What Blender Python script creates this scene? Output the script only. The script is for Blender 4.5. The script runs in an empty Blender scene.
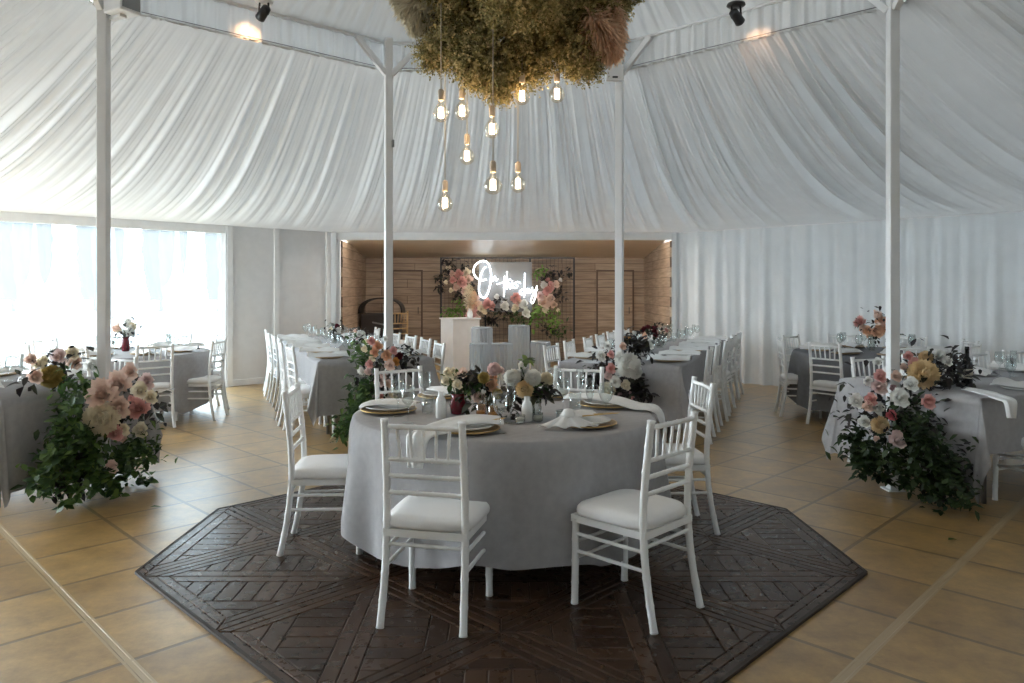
import bpy, math, random
from mathutils import Vector, Matrix
PI = math.pi
rnd = random.Random(7)
S = bpy.context.scene
COL = S.collection

# ------------------------------------------------------------------ camera
F, HX, HY, CH = 735.0, 505.0, 290.0, 1.48      # focal length in px, vanishing point, camera height
cam_d = bpy.data.cameras.new('camera')
cam = bpy.data.objects.new('camera', cam_d); COL.objects.link(cam)
cam.location = (0, 0, CH); cam.rotation_euler = (PI/2, 0, 0)
cam_d.sensor_width = 36.0; cam_d.lens = F/1024*36
cam_d.shift_x = (512-HX)/1024; cam_d.shift_y = -(341.5-HY)/1024
cam_d.clip_end = 400
S.camera = cam

def at(x, y, Y):                       # point at depth Y
    return Vector(((x-HX)/F*Y, Y, CH-(y-HY)/F*Y))
def on(x, y, z):                       # point at height z
    return at(x, y, (CH-z)*F/(y-HY))
def hit(x, y, p, n):                   # point on the upright plane through p with normal n
    d = at(x, y, 1.0); o = Vector((0, 0, CH)); d = d-o
    k = (Vector(p)-o).dot(n)/d.dot(n)
    return o+d*k

# ------------------------------------------------------------------ materials
def nodes_of(name):
    m = bpy.data.materials.new(name); m.use_nodes = True
    return m, m.node_tree.nodes, m.node_tree.links
def setp(b, **k):
    for a, v in k.items():
        b.inputs[a.replace('_', ' ')].default_value = v
def c4(c): return (c[0], c[1], c[2], 1.0)

def mat(name, col, rough=.6, var=.12, scale=8, bump=0, bscale=60, metal=0, trans=0, spec=.5, coat=0, stretch=(1, 1, 1)):
    m, N, L = nodes_of(name); b = N['Principled BSDF']
    setp(b, Roughness=rough, Metallic=metal)
    b.inputs['Specular IOR Level'].default_value = spec
    if coat: b.inputs['Coat Weight'].default_value = coat; b.inputs['Coat Roughness'].default_value = .25
    tc = N.new('ShaderNodeTexCoord'); mp = N.new('ShaderNodeMapping'); mp.inputs['Scale'].default_value = stretch
    L.new(tc.outputs['Object'], mp.inputs['Vector'])
    n = N.new('ShaderNodeTexNoise'); n.inputs['Scale'].default_value = scale; n.inputs['Detail'].default_value = 5
    L.new(mp.outputs['Vector'], n.inputs['Vector'])
    r = N.new('ShaderNodeValToRGB')
    r.color_ramp.elements[0].position = .3; r.color_ramp.elements[1].position = .7
    r.color_ramp.elements[0].color = c4([c*(1-var) for c in col]); r.color_ramp.elements[1].color = c4([min(1, c*(1+var)) for c in col])
    L.new(n.outputs['Fac'], r.inputs['Fac']); L.new(r.outputs['Color'], b.inputs['Base Color'])
    if bump:
        n2 = N.new('ShaderNodeTexNoise'); n2.inputs['Scale'].default_value = bscale; n2.inputs['Detail'].default_value = 3
        L.new(mp.outputs['Vector'], n2.inputs['Vector'])
        bp = N.new('ShaderNodeBump'); bp.inputs['Strength'].default_value = bump; bp.inputs['Distance'].default_value = .01
        L.new(n2.outputs['Fac'], bp.inputs['Height']); L.new(bp.outputs['Normal'], b.inputs['Normal'])
    if trans:
        t = N.new('ShaderNodeBsdfTranslucent'); L.new(r.outputs['Color'], t.inputs['Color'])
        mx = N.new('ShaderNodeMixShader'); mx.inputs['Fac'].default_value = trans
        L.new(b.outputs['BSDF'], mx.inputs[1]); L.new(t.outputs['BSDF'], mx.inputs[2])
        L.new(mx.outputs['Shader'], N['Material Output'].inputs['Surface'])
    return m

def clear(name, tint=(1, 1, 1), milky=0.0, gloss=.06, rough=.02):
    """thin clear sheet: lets light straight through, with a sharp sheen and an optional milky part"""
    m, N, L = nodes_of(name); N.remove(N['Principled BSDF'])
    t = N.new('ShaderNodeBsdfTransparent'); t.inputs['Color'].default_value = c4(tint)
    g = N.new('ShaderNodeBsdfGlossy'); g.inputs['Roughness'].default_value = rough
    fr = N.new('ShaderNodeLayerWeight'); fr.inputs['Blend'].default_value = .25
    mr = N.new('ShaderNodeMapRange'); mr.inputs['To Min'].default_value = gloss*.6; mr.inputs['To Max'].default_value = min(1, gloss*7)
    L.new(fr.outputs['Facing'], mr.inputs['Value'])
    mx = N.new('ShaderNodeMixShader'); L.new(mr.outputs['Result'], mx.inputs['Fac'])
    L.new(t.outputs['BSDF'], mx.inputs[1]); L.new(g.outputs['BSDF'], mx.inputs[2])
    out = mx
    if milky:
        d = N.new('ShaderNodeBsdfDiffuse'); d.inputs['Color'].default_value = (.9, .92, .95, 1)
        tl = N.new('ShaderNodeBsdfTranslucent'); tl.inputs['Color'].default_value = (.9, .92, .95, 1)
        a = N.new('ShaderNodeMixShader'); a.inputs['Fac'].default_value = .5
        L.new(d.outputs['BSDF'], a.inputs[1]); L.new(tl.outputs['BSDF'], a.inputs[2])
        o2 = N.new('ShaderNodeMixShader'); o2.inputs['Fac'].default_value = milky
        L.new(mx.outputs['Shader'], o2.inputs[1]); L.new(a.outputs['Shader'], o2.inputs[2]); out = o2
    L.new(out.outputs['Shader'], N['Material Output'].inputs['Surface'])
    return m

def glow(name, col, strength):
    m, N, L = nodes_of(name); N.remove(N['Principled BSDF'])
    e = N.new('ShaderNodeEmission'); e.inputs['Color'].default_value = c4(col); e.inputs['Strength'].default_value = strength
    L.new(e.outputs['Emission'], N['Material Output'].inputs['Surface'])
    return m

def attr_mat(name, ca, cb, rough=.6, trans=0, coat=0, extra=None, grain=0, spec=.5):
    """colour picked per piece by the mesh attribute 'tone' (each plank or leaf has a tone of its own)"""
    m, N, L = nodes_of(name); b = N['Principled BSDF']; setp(b, Roughness=rough)
    b.inputs['Specular IOR Level'].default_value = spec
    at_ = N.new('ShaderNodeAttribute'); at_.attribute_name = 'tone'
    r = N.new('ShaderNodeValToRGB'); r.color_ramp.elements[0].color = c4(ca); r.color_ramp.elements[1].color = c4(cb)
    if extra:
        e = r.color_ramp.elements.new(.5); e.color = c4(extra)
    L.new(at_.outputs['Fac'], r.inputs['Fac']); src = r.outputs['Color']
    if grain:
        tc = N.new('ShaderNodeTexCoord'); n = N.new('ShaderNodeTexNoise'); n.inputs['Scale'].default_value = grain; n.inputs['Detail'].default_value = 6
        L.new(tc.outputs['Object'], n.inputs['Vector'])
        mx = N.new('ShaderNodeMix'); mx.data_type = 'RGBA'; mx.blend_type = 'MULTIPLY'; mx.inputs['Factor'].default_value = .4
        g = N.new('ShaderNodeValToRGB'); g.color_ramp.elements[0].position = .3; g.color_ramp.elements[1].position = .7
        g.color_ramp.elements[0].color = (.45, .45, .45, 1); g.color_ramp.elements[1].color = (1.1, 1.1, 1.1, 1)
        L.new(n.outputs['Fac'], g.inputs['Fac']); L.new(src, mx.inputs['A']); L.new(g.outputs['Color'], mx.inputs['B']); src = mx.outputs['Result']
        mr = N.new('ShaderNodeMapRange'); mr.inputs['To Min'].default_value = max(.05, rough-.12); mr.inputs['To Max'].default_value = rough+.15
        L.new(n.outputs['Fac'], mr.inputs['Value']); L.new(mr.outputs['Result'], b.inputs['Roughness'])
    L.new(src, b.inputs['Base Color'])
    if trans:
        t = N.new('ShaderNodeBsdfTranslucent'); L.new(src, t.inputs['Color'])
        mx = N.new('ShaderNodeMixShader'); mx.inputs['Fac'].default_value = trans
        L.new(b.outputs['BSDF'], mx.inputs[1]); L.new(t.outputs['BSDF'], mx.inputs[2])
        L.new(mx.outputs['Shader'], N['Material Output'].inputs['Surface'])
    return m

def tile_mat():
    m, N, L = nodes_of('sandstone tiles'); b = N['Principled BSDF']; b.inputs['Coat Weight'].default_value = .75; b.inputs['Coat Roughness'].default_value = .33
    tc = N.new('ShaderNodeTexCoord'); mp = N.new('ShaderNodeMapping'); mp.vector_type = 'TEXTURE'
    # tile lines run at 45 degrees to the room
    a = PI/4; T = .516
    off = Matrix.Rotation(a, 3, 'Z') @ Vector((1.01, 1.07, 0))
    mp.inputs['Location'].default_value = off; mp.inputs['Rotation'].default_value = (0, 0, a)
    L.new(tc.outputs['Object'], mp.inputs['Vector'])
    br = N.new('ShaderNodeTexBrick'); br.offset = 0; br.squash = 1
    for k, v in (('Scale', 1), ('Mortar Size', .014), ('Mortar Smooth', .3), ('Bias', 0), ('Brick Width', T), ('Row Height', T)):
        br.inputs[k].default_value = v
    br.inputs['Color1'].default_value = (.37, .225, .072, 1); br.inputs['Color2'].default_value = (.48, .31, .115, 1); br.inputs['Mortar'].default_value = (.20, .13, .055, 1)
    L.new(mp.outputs['Vector'], br.inputs['Vector'])
    n = N.new('ShaderNodeTexNoise'); n.inputs['Scale'].default_value = 4.5; n.inputs['Detail'].default_value = 10; n.inputs['Roughness'].default_value = .75
    L.new(tc.outputs['Object'], n.inputs['Vector'])
    g = N.new('ShaderNodeValToRGB'); g.color_ramp.elements[0].position = .32; g.color_ramp.elements[1].position = .68
    g.color_ramp.elements[0].color = (.52, .46, .38, 1); g.color_ramp.elements[1].color = (1.22, 1.20, 1.16, 1)
    L.new(n.outputs['Fac'], g.inputs['Fac'])
    mx = N.new('ShaderNodeMix'); mx.data_type = 'RGBA'; mx.blend_type = 'MULTIPLY'; mx.inputs['Factor'].default_value = 1
    L.new(br.outputs['Color'], mx.inputs['A']); L.new(g.outputs['Color'], mx.inputs['B'])
    # two broad pale joints
    sx = N.new('ShaderNodeSeparateXYZ'); L.new(mp.outputs['Vector'], sx.inputs['Vector'])
    mask = None
    for ax in ('X', 'Y'):
        ab = N.new('ShaderNodeMath'); ab.operation = 'ABSOLUTE'; L.new(sx.outputs[ax], ab.inputs[0])
        lt = N.new('ShaderNodeMath'); lt.operation = 'LESS_THAN'; L.new(ab.outputs[0], lt.inputs[0]); lt.inputs[1].default_value = .024
        if mask is None: mask = lt
        else:
            mm = N.new('ShaderNodeMath'); mm.operation = 'MAXIMUM'; L.new(mask.outputs[0], mm.inputs[0]); L.new(lt.outputs[0], mm.inputs[1]); mask = mm
    m2 = N.new('ShaderNodeMix'); m2.data_type = 'RGBA'; L.new(mask.outputs[0], m2.inputs['Factor'])
    L.new(mx.outputs['Result'], m2.inputs['A']); m2.inputs['B'].default_value = (.44, .32, .17, 1)
    L.new(m2.outputs['Result'], b.inputs['Base Color'])
    n3 = N.new('ShaderNodeTexNoise'); n3.inputs['Scale'].default_value = 14; n3.inputs['Detail'].default_value = 6; L.new(tc.outputs['Object'], n3.inputs['Vector'])
    mr = N.new('ShaderNodeMapRange'); mr.inputs['To Min'].default_value = .24; mr.inputs['To Max'].default_value = .52
    L.new(n.outputs['Fac'], mr.inputs['Value']); L.new(mr.outputs['Result'], b.inputs['Roughness'])
    ad = N.new('ShaderNodeMath'); ad.operation = 'MULTIPLY_ADD'; L.new(br.outputs['Fac'], ad.inputs[0]); ad.inputs[1].default_value = -1.0
    sc = N.new('ShaderNodeMath'); sc.operation = 'MULTIPLY'; sc.inputs[1].default_value = .35; L.new(n3.outputs['Fac'], sc.inputs[0]); L.new(sc.outputs[0], ad.inputs[2])
    bp = N.new('ShaderNodeBump'); bp.inputs['Strength'].default_value = .5; bp.inputs['Distance'].default_value = .006
    L.new(ad.outputs[0], bp.inputs['Height']); L.new(bp.outputs['Normal'], b.inputs['Normal'])
    return m

def plank_mat(name, axis_rot=(0, 0, 0)):
    """horizontal timber boards"""
    m, N, L = nodes_of(name); b = N['Principled BSDF']; setp(b, Roughness=.55)
    tc = N.new('ShaderNodeTexCoord'); mp = N.new('ShaderNodeMapping'); mp.inputs['Rotation'].default_value = axis_rot
    L.new(tc.outputs['Object'], mp.inputs['Vector'])
    br = N.new('ShaderNodeTexBrick'); br.offset = .37
    for k, v in (('Scale', 1), ('Mortar Size', .004), ('Bias', 0), ('Brick Width', 1.9), ('Row Height', .17)):
        br.inputs[k].default_value = v
    br.inputs['Color1'].default_value = (.33, .235, .165, 1); br.inputs['Color2'].default_value = (.43, .325, .235, 1); br.inputs['Mortar'].default_value = (.08, .045, .025, 1)
    L.new(mp.outputs['Vector'], br.inputs['Vector'])
    ms = N.new('ShaderNodeMapping'); ms.inputs['Scale'].default_value = (1.2, 14, 14); L.new(mp.outputs['Vector'], ms.inputs['Vector'])
    n = N.new('ShaderNodeTexNoise'); n.inputs['Scale'].default_value = 2; n.inputs['Detail'].default_value = 6; L.new(ms.outputs['Vector'], n.inputs['Vector'])
    g = N.new('ShaderNodeValToRGB'); g.color_ramp.elements[0].position = .3; g.color_ramp.elements[1].position = .7
    g.color_ramp.elements[0].color = (.6, .58, .55, 1); g.color_ramp.elements[1].color = (1.1, 1.1, 1.1, 1); L.new(n.outputs['Fac'], g.inputs['Fac'])
    mx = N.new('ShaderNodeMix'); mx.data_type = 'RGBA'; mx.blend_type = 'MULTIPLY'; mx.inputs['Factor'].default_value = 1
    L.new(br.outputs['Color'], mx.inputs['A']); L.new(g.outputs['Color'], mx.inputs['B']); L.new(mx.outputs['Result'], b.inputs['Base Color'])
    return m

W_PAINT = mat('white paint', (.80, .80, .80), .42, .03)
W_CHAIR = mat('white chair lacquer', (.88, .88, .87), .33, .03)
W_CUSH = mat('white cushion cloth', (.87, .86, .85), .85, .03, bump=.15, bscale=300)
LINER = mat('tent liner voile', (.64, .645, .64), .85, .03, scale=3, trans=.021)
CURT = mat('white curtain cloth', (.74, .76, .77), .85, .04, scale=3, trans=.01)
PANEL = mat('white wall panel', (.74, .74, .74), .6, .03)
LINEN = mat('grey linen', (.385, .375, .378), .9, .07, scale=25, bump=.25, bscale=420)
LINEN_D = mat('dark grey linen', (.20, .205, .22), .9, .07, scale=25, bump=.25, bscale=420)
NAPK = mat('white napkin linen', (.80, .80, .79), .9, .04, bump=.2, bscale=300)
CERAM = mat('white ceramic', (.82, .82, .80), .25, .02)
GOLD = mat('brushed gold', (.62, .43, .18), .32, .08, metal=1)
CHARGER = mat('gold rimmed wooden charger', (.45, .31, .16), .4, .12)
GLASS = clear('drinking glass', (.96, .98, .98), gloss=.07)
GLASSY = clear('vase glass', (.93, .96, .95), gloss=.12)
AMBER = clear('amber glass', (.75, .50, .12), milky=.12, gloss=.12)
ACRYL = clear('fluted acrylic', (.84, .89, .93), milky=.26, gloss=.12, rough=.08)
ACRSH = clear('acrylic sheet', (.95, .97, .98), milky=.30, gloss=.05)
PVC = clear('hazy clear tent window', (.56, .59, .60), milky=.13, gloss=.03, rough=.1)
BURG = mat('burgundy glass', (.13, .012, .02), .12, .1)
BLACK = mat('black metal', (.018, .018, .02), .4, .1)
DARKB = mat('dark bottle glass', (.012, .010, .010), .08, .1)
DARKF = mat('dark leather', (.022, .016, .014), .45, .2)
GREYM = mat('grey metal', (.25, .25, .25), .4, .05, metal=.8)
WOODT = mat('dark table wood', (.10, .06, .035), .5, .15)
TIMB = mat('light timber', (.42, .27, .13), .5, .12)
TILE = tile_mat()
PLANK_B = plank_mat('alcove boards', (-PI/2, 0, 0))
PARQ = attr_mat('dark parquet', (.032, .015, .008), (.078, .040, .022), .28, extra=(.050, .026, .014), grain=22, spec=.35)
GROOV = mat('parquet groove', (.030, .018, .011), .6, .1)
LEAF_G = attr_mat('green leaves', (.018, .045, .012), (.13, .21, .045), .5, trans=.25, extra=(.05, .11, .025))
LEAF_N = attr_mat('deep green ivy leaves', (.008, .020, .007), (.050, .085, .022), .5, trans=.2, extra=(.020, .044, .012))
LEAF_D = attr_mat('dark leaves', (.010, .008, .010), (.04, .045, .022), .5, trans=.1, extra=(.022, .014, .016))
LEAF_B = attr_mat('bright leaves', (.10, .22, .03), (.33, .50, .14), .5, trans=.3, extra=(.18, .34, .06))
DRY = attr_mat('dried foliage', (.17, .15, .055), (.80, .62, .32), .8, trans=.42, extra=(.45, .38, .16))
PAMP_C = attr_mat('cream pampas', (.72, .64, .46), (.88, .82, .68), .9, trans=.45)
PAMP_P = attr_mat('blush pampas', (.90, .62, .42), (.95, .76, .58), .9, trans=.6)
STEM = mat('flower stem', (.06, .10, .03), .6, .2)
NEON = glow('white neon tube', (.86, .95, 1.0), 7.0)
FIL = glow('bulb filament', (1.0, .86, .72), 12.0)
LAMPG = glow('spot lamp face', (1.0, .62, .35), 3.0)
BULBG = clear('bulb glass', (1.0, .95, .86), gloss=.08)
CORD = mat('pale cord', (.50, .45, .36), .7, .05)
SOCK = mat('bulb socket', (.62, .50, .38), .45, .08)
WAX = mat('candle wax', (.82, .80, .74), .5, .03)
PAVE = mat('pale outdoor paving', (.68, .69, .70), .8, .06, scale=2)
TENTW = mat('white tent canvas', (.80, .80, .80), .8, .02)
HEDGE = mat('blue green tree foliage', (.055, .090, .105), .8, .25, scale=4, bump=.8, bscale=6)
LABELP = mat('cream label paper', (.62, .58, .48), .6, .05)
PETAL = {}
for k, c in dict(white=(.90, .89, .85), cream=(.90, .82, .65), blush=(.90, .70, .60), palepink=(.87, .70, .67), pink=(.82, .47, .43), rosepink=(.70, .20, .22),
                 peach=(.88, .56, .38), yellow=(.82, .64, .38), gold=(.48, .37, .13), orange=(.70, .34, .10), burgundy=(.13, .014, .026), mauve=(.46, .32, .33)).items():
    PETAL[k] = mat(k+' petals', c, .75, .08, scale=40, trans=.26)

# ------------------------------------------------------------------ mesh building
class MB:
    def __init__(s): s.V = []; s.F = []; s.T = []
    def add(s, V, Fc, tone=None):
        b = len(s.V); s.V += [tuple(v) for v in V]
        s.F += [tuple(i+b for i in f) for f in Fc]; s.T += [tone if tone is not None else .5]*len(Fc)
    def box(s, c, size, rz=0, R=None):
        R = R or Matrix.Rotation(rz, 3, 'Z'); c = Vector(c); h = Vector(size)/2
        V = [c+R@Vector((x*h.x, y*h.y, z*h.z)) for z in (-1, 1) for y in (-1, 1) for x in (-1, 1)]
        s.add(V, [(0, 2, 3, 1), (4, 5, 7, 6), (0, 1, 5, 4), (2, 6, 7, 3), (0, 4, 6, 2), (1, 3, 7, 5)])
        return s
    def bar(s, a, b, w, h):
        a, b = Vector(a), Vector(b); d = (b-a); L = d.length; d.normalize()
        up = Vector((0, 0, 1)) if abs(d.z) < .95 else Vector((0, 1, 0))
        x = d.cross(up).normalized(); z = x.cross(d)
        s.box((a+b)/2, (w, L, h), R=Matrix((x, d, z)).transposed()); return s
    def tube(s, P, r, n=8, caps=True, tone=None):
        P = [Vector(p) for p in P]; R = r if isinstance(r, (list, tuple)) else [r]*len(P)
        t0 = (P[1]-P[0]).normalized(); ref = Vector((0, 0, 1)) if abs(t0.z) < .9 else Vector((1, 0, 0))
        x = t0.cross(ref).normalized(); V = []
        for i, p in enumerate(P):
            t = (P[min(i+1, len(P)-1)]-P[max(i-1, 0)]).normalized()
            x = (x-t*x.dot(t)).normalized(); y = t.cross(x)
            V += [p+(x*math.cos(2*PI*k/n)+y*math.sin(2*PI*k/n))*R[i] for k in range(n)]
        Fc = [(i*n+k, i*n+(k+1) % n, (i+1)*n+(k+1) % n, (i+1)*n+k) for i in range(len(P)-1) for k in range(n)]
        if caps: Fc += [tuple(range(n-1, -1, -1)), tuple(range((len(P)-1)*n, len(P)*n))]
        s.add(V, Fc, tone); return s
    def lathe(s, prof, n=24, c=(0, 0, 0), caps=(True, True), flute=0, nf=0):
        V = []
        for r, z in prof:
            for k in range(n):
                a = 2*PI*k/n; q = r*(1+flute*math.cos(nf*a)) if nf else r
                V.append((c[0]+q*math.cos(a), c[1]+q*math.sin(a), c[2]+z))
        m = len(prof)
        Fc = [(i*n+k, i*n+(k+1) % n, (i+1)*n+(k+1) % n, (i+1)*n+k) for i in range(m-1) for k in range(n)]
        if caps[0]: Fc.append(tuple(range(n-1, -1, -1)))
        if caps[1]: Fc.append(tuple(range((m-1)*n, m*n)))
        s.add(V, Fc); return s
    def grid(s, fn, nu, nv, tone=None, loop=False):
        V = [fn(i/nu, j/nv) for j in range(nv+1) for i in range(nu+1)]
        s.add(V, [(j*(nu+1)+i, j*(nu+1)+i+1, (j+1)*(nu+1)+i+1, (j+1)*(nu+1)+i) for j in range(nv) for i in range(nu)], tone); return s
    def leaf(s, p, d, up, L, W, tone=.5, curl=.15):
        d = Vector(d).normalized(); x = d.cross(Vector(up))
        if x.length < 1e-3: x = d.cross(Vector((1, 0, 0)))
        x.normalize(); n = x.cross(d); p = Vector(p)
        V = [p, p+d*L*.35+x*W*.5+n*W*.12, p+d*L*.35-x*W*.5+n*W*.12, p+d*L*.4-n*W*.05, p+d*L*.72+x*W*.36-n*L*curl*.3, p+d*L*.72-x*W*.36-n*L*curl*.3, p+d*L-n*L*curl]
        s.add(V, [(0, 1, 3), (0, 3, 2), (1, 4, 3), (3, 5, 2), (3, 4, 6), (3, 6, 5)], tone)
    def mesh(s, name, smooth=True):
        me = bpy.data.meshes.new(name); me.from_pydata(s.V, [], s.F); me.update()
        if smooth: me.polygons.foreach_set('use_smooth', [True]*len(me.polygons))
        a = me.attributes.new('tone', 'FLOAT', 'FACE'); a.data.foreach_set('value', s.T)
        return me
    def build(s, name, m, parent=None, smooth=True, bevel=0, loc=None, solid=0):
        o = link(name, s.mesh(name, smooth), m, parent)
        if loc is not None: o.location = loc
        if solid:
            md = o.modifiers.new('thickness', 'SOLIDIFY'); md.thickness = solid; md.offset = 0
        if bevel:
            md = o.modifiers.new('bevel', 'BEVEL'); md.width = bevel; md.segments = 2; md.limit_method = 'ANGLE'
        return o

def link(name, me, m=None, parent=None):
    o = bpy.data.objects.new(name, me); COL.objects.link(o)
    if m is not None:
        if len(me.materials) == 0: me.materials.append(m)
        elif me.materials[0] is not m:
            o.material_slots[0].link = 'OBJECT'; o.material_slots[0].material = m
    if parent is not None: o.parent = parent
    return o
def tag(o, label=None, cat=None, group=None, kind=None):
    if label: o['label'] = label
    if cat: o['category'] = cat
    if group: o['group'] = group
    if kind: o['kind'] = kind
    return o
def thing(name, label, cat, loc=(0, 0, 0), rz=0, group=None):
    o = bpy.data.objects.new(name, None); COL.objects.link(o); o.empty_display_size = .1
    o.location = loc; o.rotation_euler = (0, 0, rz)
    return tag(o, label, cat, group)
def copy_tree(o, parent=None):
    c = o.copy(); COL.objects.link(c)
    if parent is not None: c.parent = parent
    for ch in list(o.children): copy_tree(ch, c)
    return c
def struct(o): o['kind'] = 'structure'; return o
def soft(o, lv=1):
    md = o.modifiers.new('round', 'SUBSURF'); md.levels = lv; md.render_levels = lv; return o

# ------------------------------------------------------------------ the room
CX, CY = 0.0, 4.38
EAVE = 2.46
OUT = [(-2.97, 12.5), (2.97, 12.5), (7.6, 7.95), (7.6, .9), (2.97, -3.7), (-2.97, -3.7), (-7.6, .9), (-7.6, 7.95)]   # outer octagon, clockwise from the far side
POLE = [(-1.12, 7.07), (1.10, 7.07), (2.87, 5.44), (2.9, 3.0), (1.12, 1.25), (-1.12, 1.25), (-2.97, 3.0), (-2.97, 5.44)]
RING_LO, RING_HI = 3.62, 3.90
RING = [(CX+(x-CX)*1.035, CY+(y-CY)*1.035) for x, y in POLE]; LINR = [(CX+(x-CX)*1.031, CY+(y-CY)*1.031) for x, y in POLE]; WIRE = [(CX+(x-CX)*1.022, CY+(y-CY)*1.012) for x, y in POLE]

b = MB(); b.grid(lambda u, v: (-9+18*u, -5.5+21.5*v, 0), 18, 22); struct(b.build('floor', TILE, smooth=False))

def liner(name, k):
    a0, a1 = Vector((*LINR[k], RING_LO)), Vector((*LINR[(k+1) % 8], RING_LO))
    o0, o1 = Vector((*OUT[k], EAVE)), Vector((*OUT[(k+1) % 8], EAVE))
    r = random.Random(40+k)
    comps = [(r.uniform(9, 17), r.uniform(0, 6.3), .9), (r.uniform(20, 30), r.uniform(0, 6.3), .7), (r.uniform(34, 46), r.uniform(0, 6.3), .5), (r.uniform(52, 70), r.uniform(0, 6.3), .3)]
    env = [(r.uniform(2, 4), r.uniform(0, 6.3)), (r.uniform(5, 7), r.uniform(0, 6.3))]
    sag = .30
    def fn(u, v):
        uu = u+.018*math.sin(2.6*v+comps[0][1])*math.sin(PI*u)
        p = (a0.lerp(a1, u)).lerp(o0.lerp(o1, u), v)
        e = .55+.45*math.sin(env[0][0]*u*2*PI/2+env[0][1])*math.sin(env[1][0]*u*PI+env[1][1])
        f = 0
        for i, (nf, ph, am) in enumerate(comps):
            q = math.sin(2*PI*nf*uu*.5+ph+.5*math.sin(3*v+ph))
            f += am*(1-2*abs(q)**.75)*(1-.55*v if i > 1 else 1)
        edge = min(1, min(u, 1-u)*14)
        amp = (.016+.024*math.sin(PI*min(1, v*1.05)))*(2.3 if k in (1, 2) else 1.25 if k == 0 else 1)*e*edge*min(1, (1-v)*7+.12)*min(1, v*12+.1)
        return (p.x, p.y, p.z-sag*math.sin(PI*v)*(1-.35*v)+amp*f)
    m = MB(); m.grid(fn, 420, 30)
    return struct(m.build(name, LINER))
for k, n in enumerate(('far', 'far_right', 'right', 'near_right', 'near', 'near_left', 'left', 'far_left')):
    liner('ceiling_liner_'+n, k)

def crown(k, m):                       # upper cone of gathered voile inside the ring
    a0, a1 = Vector((*RING[k], RING_HI-.02)), Vector((*RING[(k+1) % 8], RING_HI-.02)); ap = Vector((CX, CY-.2, 5.7))
    r = random.Random(80+k); ph = [r.uniform(0, 6.3) for _ in range(3)]
    def fn(u, v):
        p = a0.lerp(a1, u).lerp(ap, v*.97)
        f = math.sin(2*PI*13*u+ph[0])+.7*math.sin(2*PI*21*u+ph[1])+.4*math.sin(2*PI*37*u+ph[2]); f *= min(1, min(u, 1-u)*12)
        return (p.x, p.y, p.z-.25*math.sin(PI*v)+.018*f*(1-v)*min(1, v*9))
    m.grid(fn, 160, 10)
m = MB()
for k in range(8): crown(k, m)
struct(m.build('ceiling_crown', LINER))

def valance(k, m):
    a0, a1 = Vector((*RING[k], 0)), Vector((*RING[(k+1) % 8], 0)); n = Vector((-(a1-a0).y, (a1-a0).x, 0)).normalized()
    r = random.Random(60+k); ph = [r.uniform(0, 6.3) for _ in range(3)]
    def fn(u, v):
        p = a0.lerp(a1, u)
        f = math.sin(2*PI*17*u+ph[0]+v)+.8*math.sin(2*PI*26*u+ph[1]-.6*v)+.5*math.sin(2*PI*45*u+ph[2])
        q = p+n*(.012*f*(.6+.4*v))
        return (q.x, q.y, RING_HI+.03-(RING_HI+.03-RING_LO+.014)*v)
    m.grid(fn, 220, 3)
m = MB()
for k in range(8): valance(k, m)
struct(m.build('ceiling_valance', LINER))
m = MB()
for k in range(8): m.bar((*RING[k], RING_HI), (*RING[(k+1) % 8], RING_HI), .05, .06)
struct(m.build('ceiling_ring_beam', W_PAINT, smooth=False))
m = MB()
for k in range(8): m.tube([(*WIRE[k], RING_LO), (*WIRE[(k+1) % 8], RING_LO)], .004, 6)
struct(m.build('ceiling_ring_wire', GREYM))

def pleat_wall(name, A, B, z0, z1, m_, seed=1, amp=.035, period=.30, n=None):
    A, B = Vector((*A, 0)), Vector((*B, 0)); L = (B-A).length; d = (B-A)/L; nn = Vector((d.y, -d.x, 0))
    r = random.Random(seed); ph = [r.uniform(0, 6.3) for _ in range(5)]
    N = int(L*40)
    def fn(u, v):
        s = u*L
        f = math.sin(2*PI*s/period+ph[0]+.8*math.sin(s*1.3+ph[1])+.25*v)+.6*math.sin(2*PI*s/(period*.53)+ph[2]+1.2*math.sin(s*.9+ph[3])-.3*v)+.35*math.sin(2*PI*s/(period*2.6)+ph[4])
        p = A+d*s+nn*(amp*f*(.35+.65*v))
        return (p.x, p.y, z1+(z0-z1)*v)
    b = MB(); b.grid(fn, N, 8); return struct(b.build(name, m_))
# curtains round the right-hand half and the near side
pleat_wall('wall_far_right', OUT[1], OUT[2], .0-.004, EAVE+.02, CURT, 1)
pleat_wall('wall_right', OUT[2], OUT[3], .0-.004, EAVE+.02, CURT, 2)
pleat_wall('wall_near_right', OUT[3], OUT[4], .0-.004, EAVE+.02, CURT, 3)
pleat_wall('wall_near', OUT[4], OUT[5], .0-.004, EAVE+.02, CURT, 4)
pleat_wall('wall_near_left_light_block', OUT[5], OUT[6], .0-.004, EAVE+.02, CURT, 5)  # unseen curtain added to keep near-left daylight off the front table
pleat_wall('wall_left_light_block', OUT[6], (-7.6, 3.9), .0-.004, EAVE+.02, CURT, 6)  # unseen curtain added over the nearer left opening to block daylight
m = MB(); m.bar((*OUT[1], EAVE), (*OUT[2], EAVE), .03, .03); m.bar((*OUT[2], EAVE), (*OUT[3], EAVE), .03, .03)
struct(m.build('trim_1', W_PAINT, smooth=False))

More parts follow.
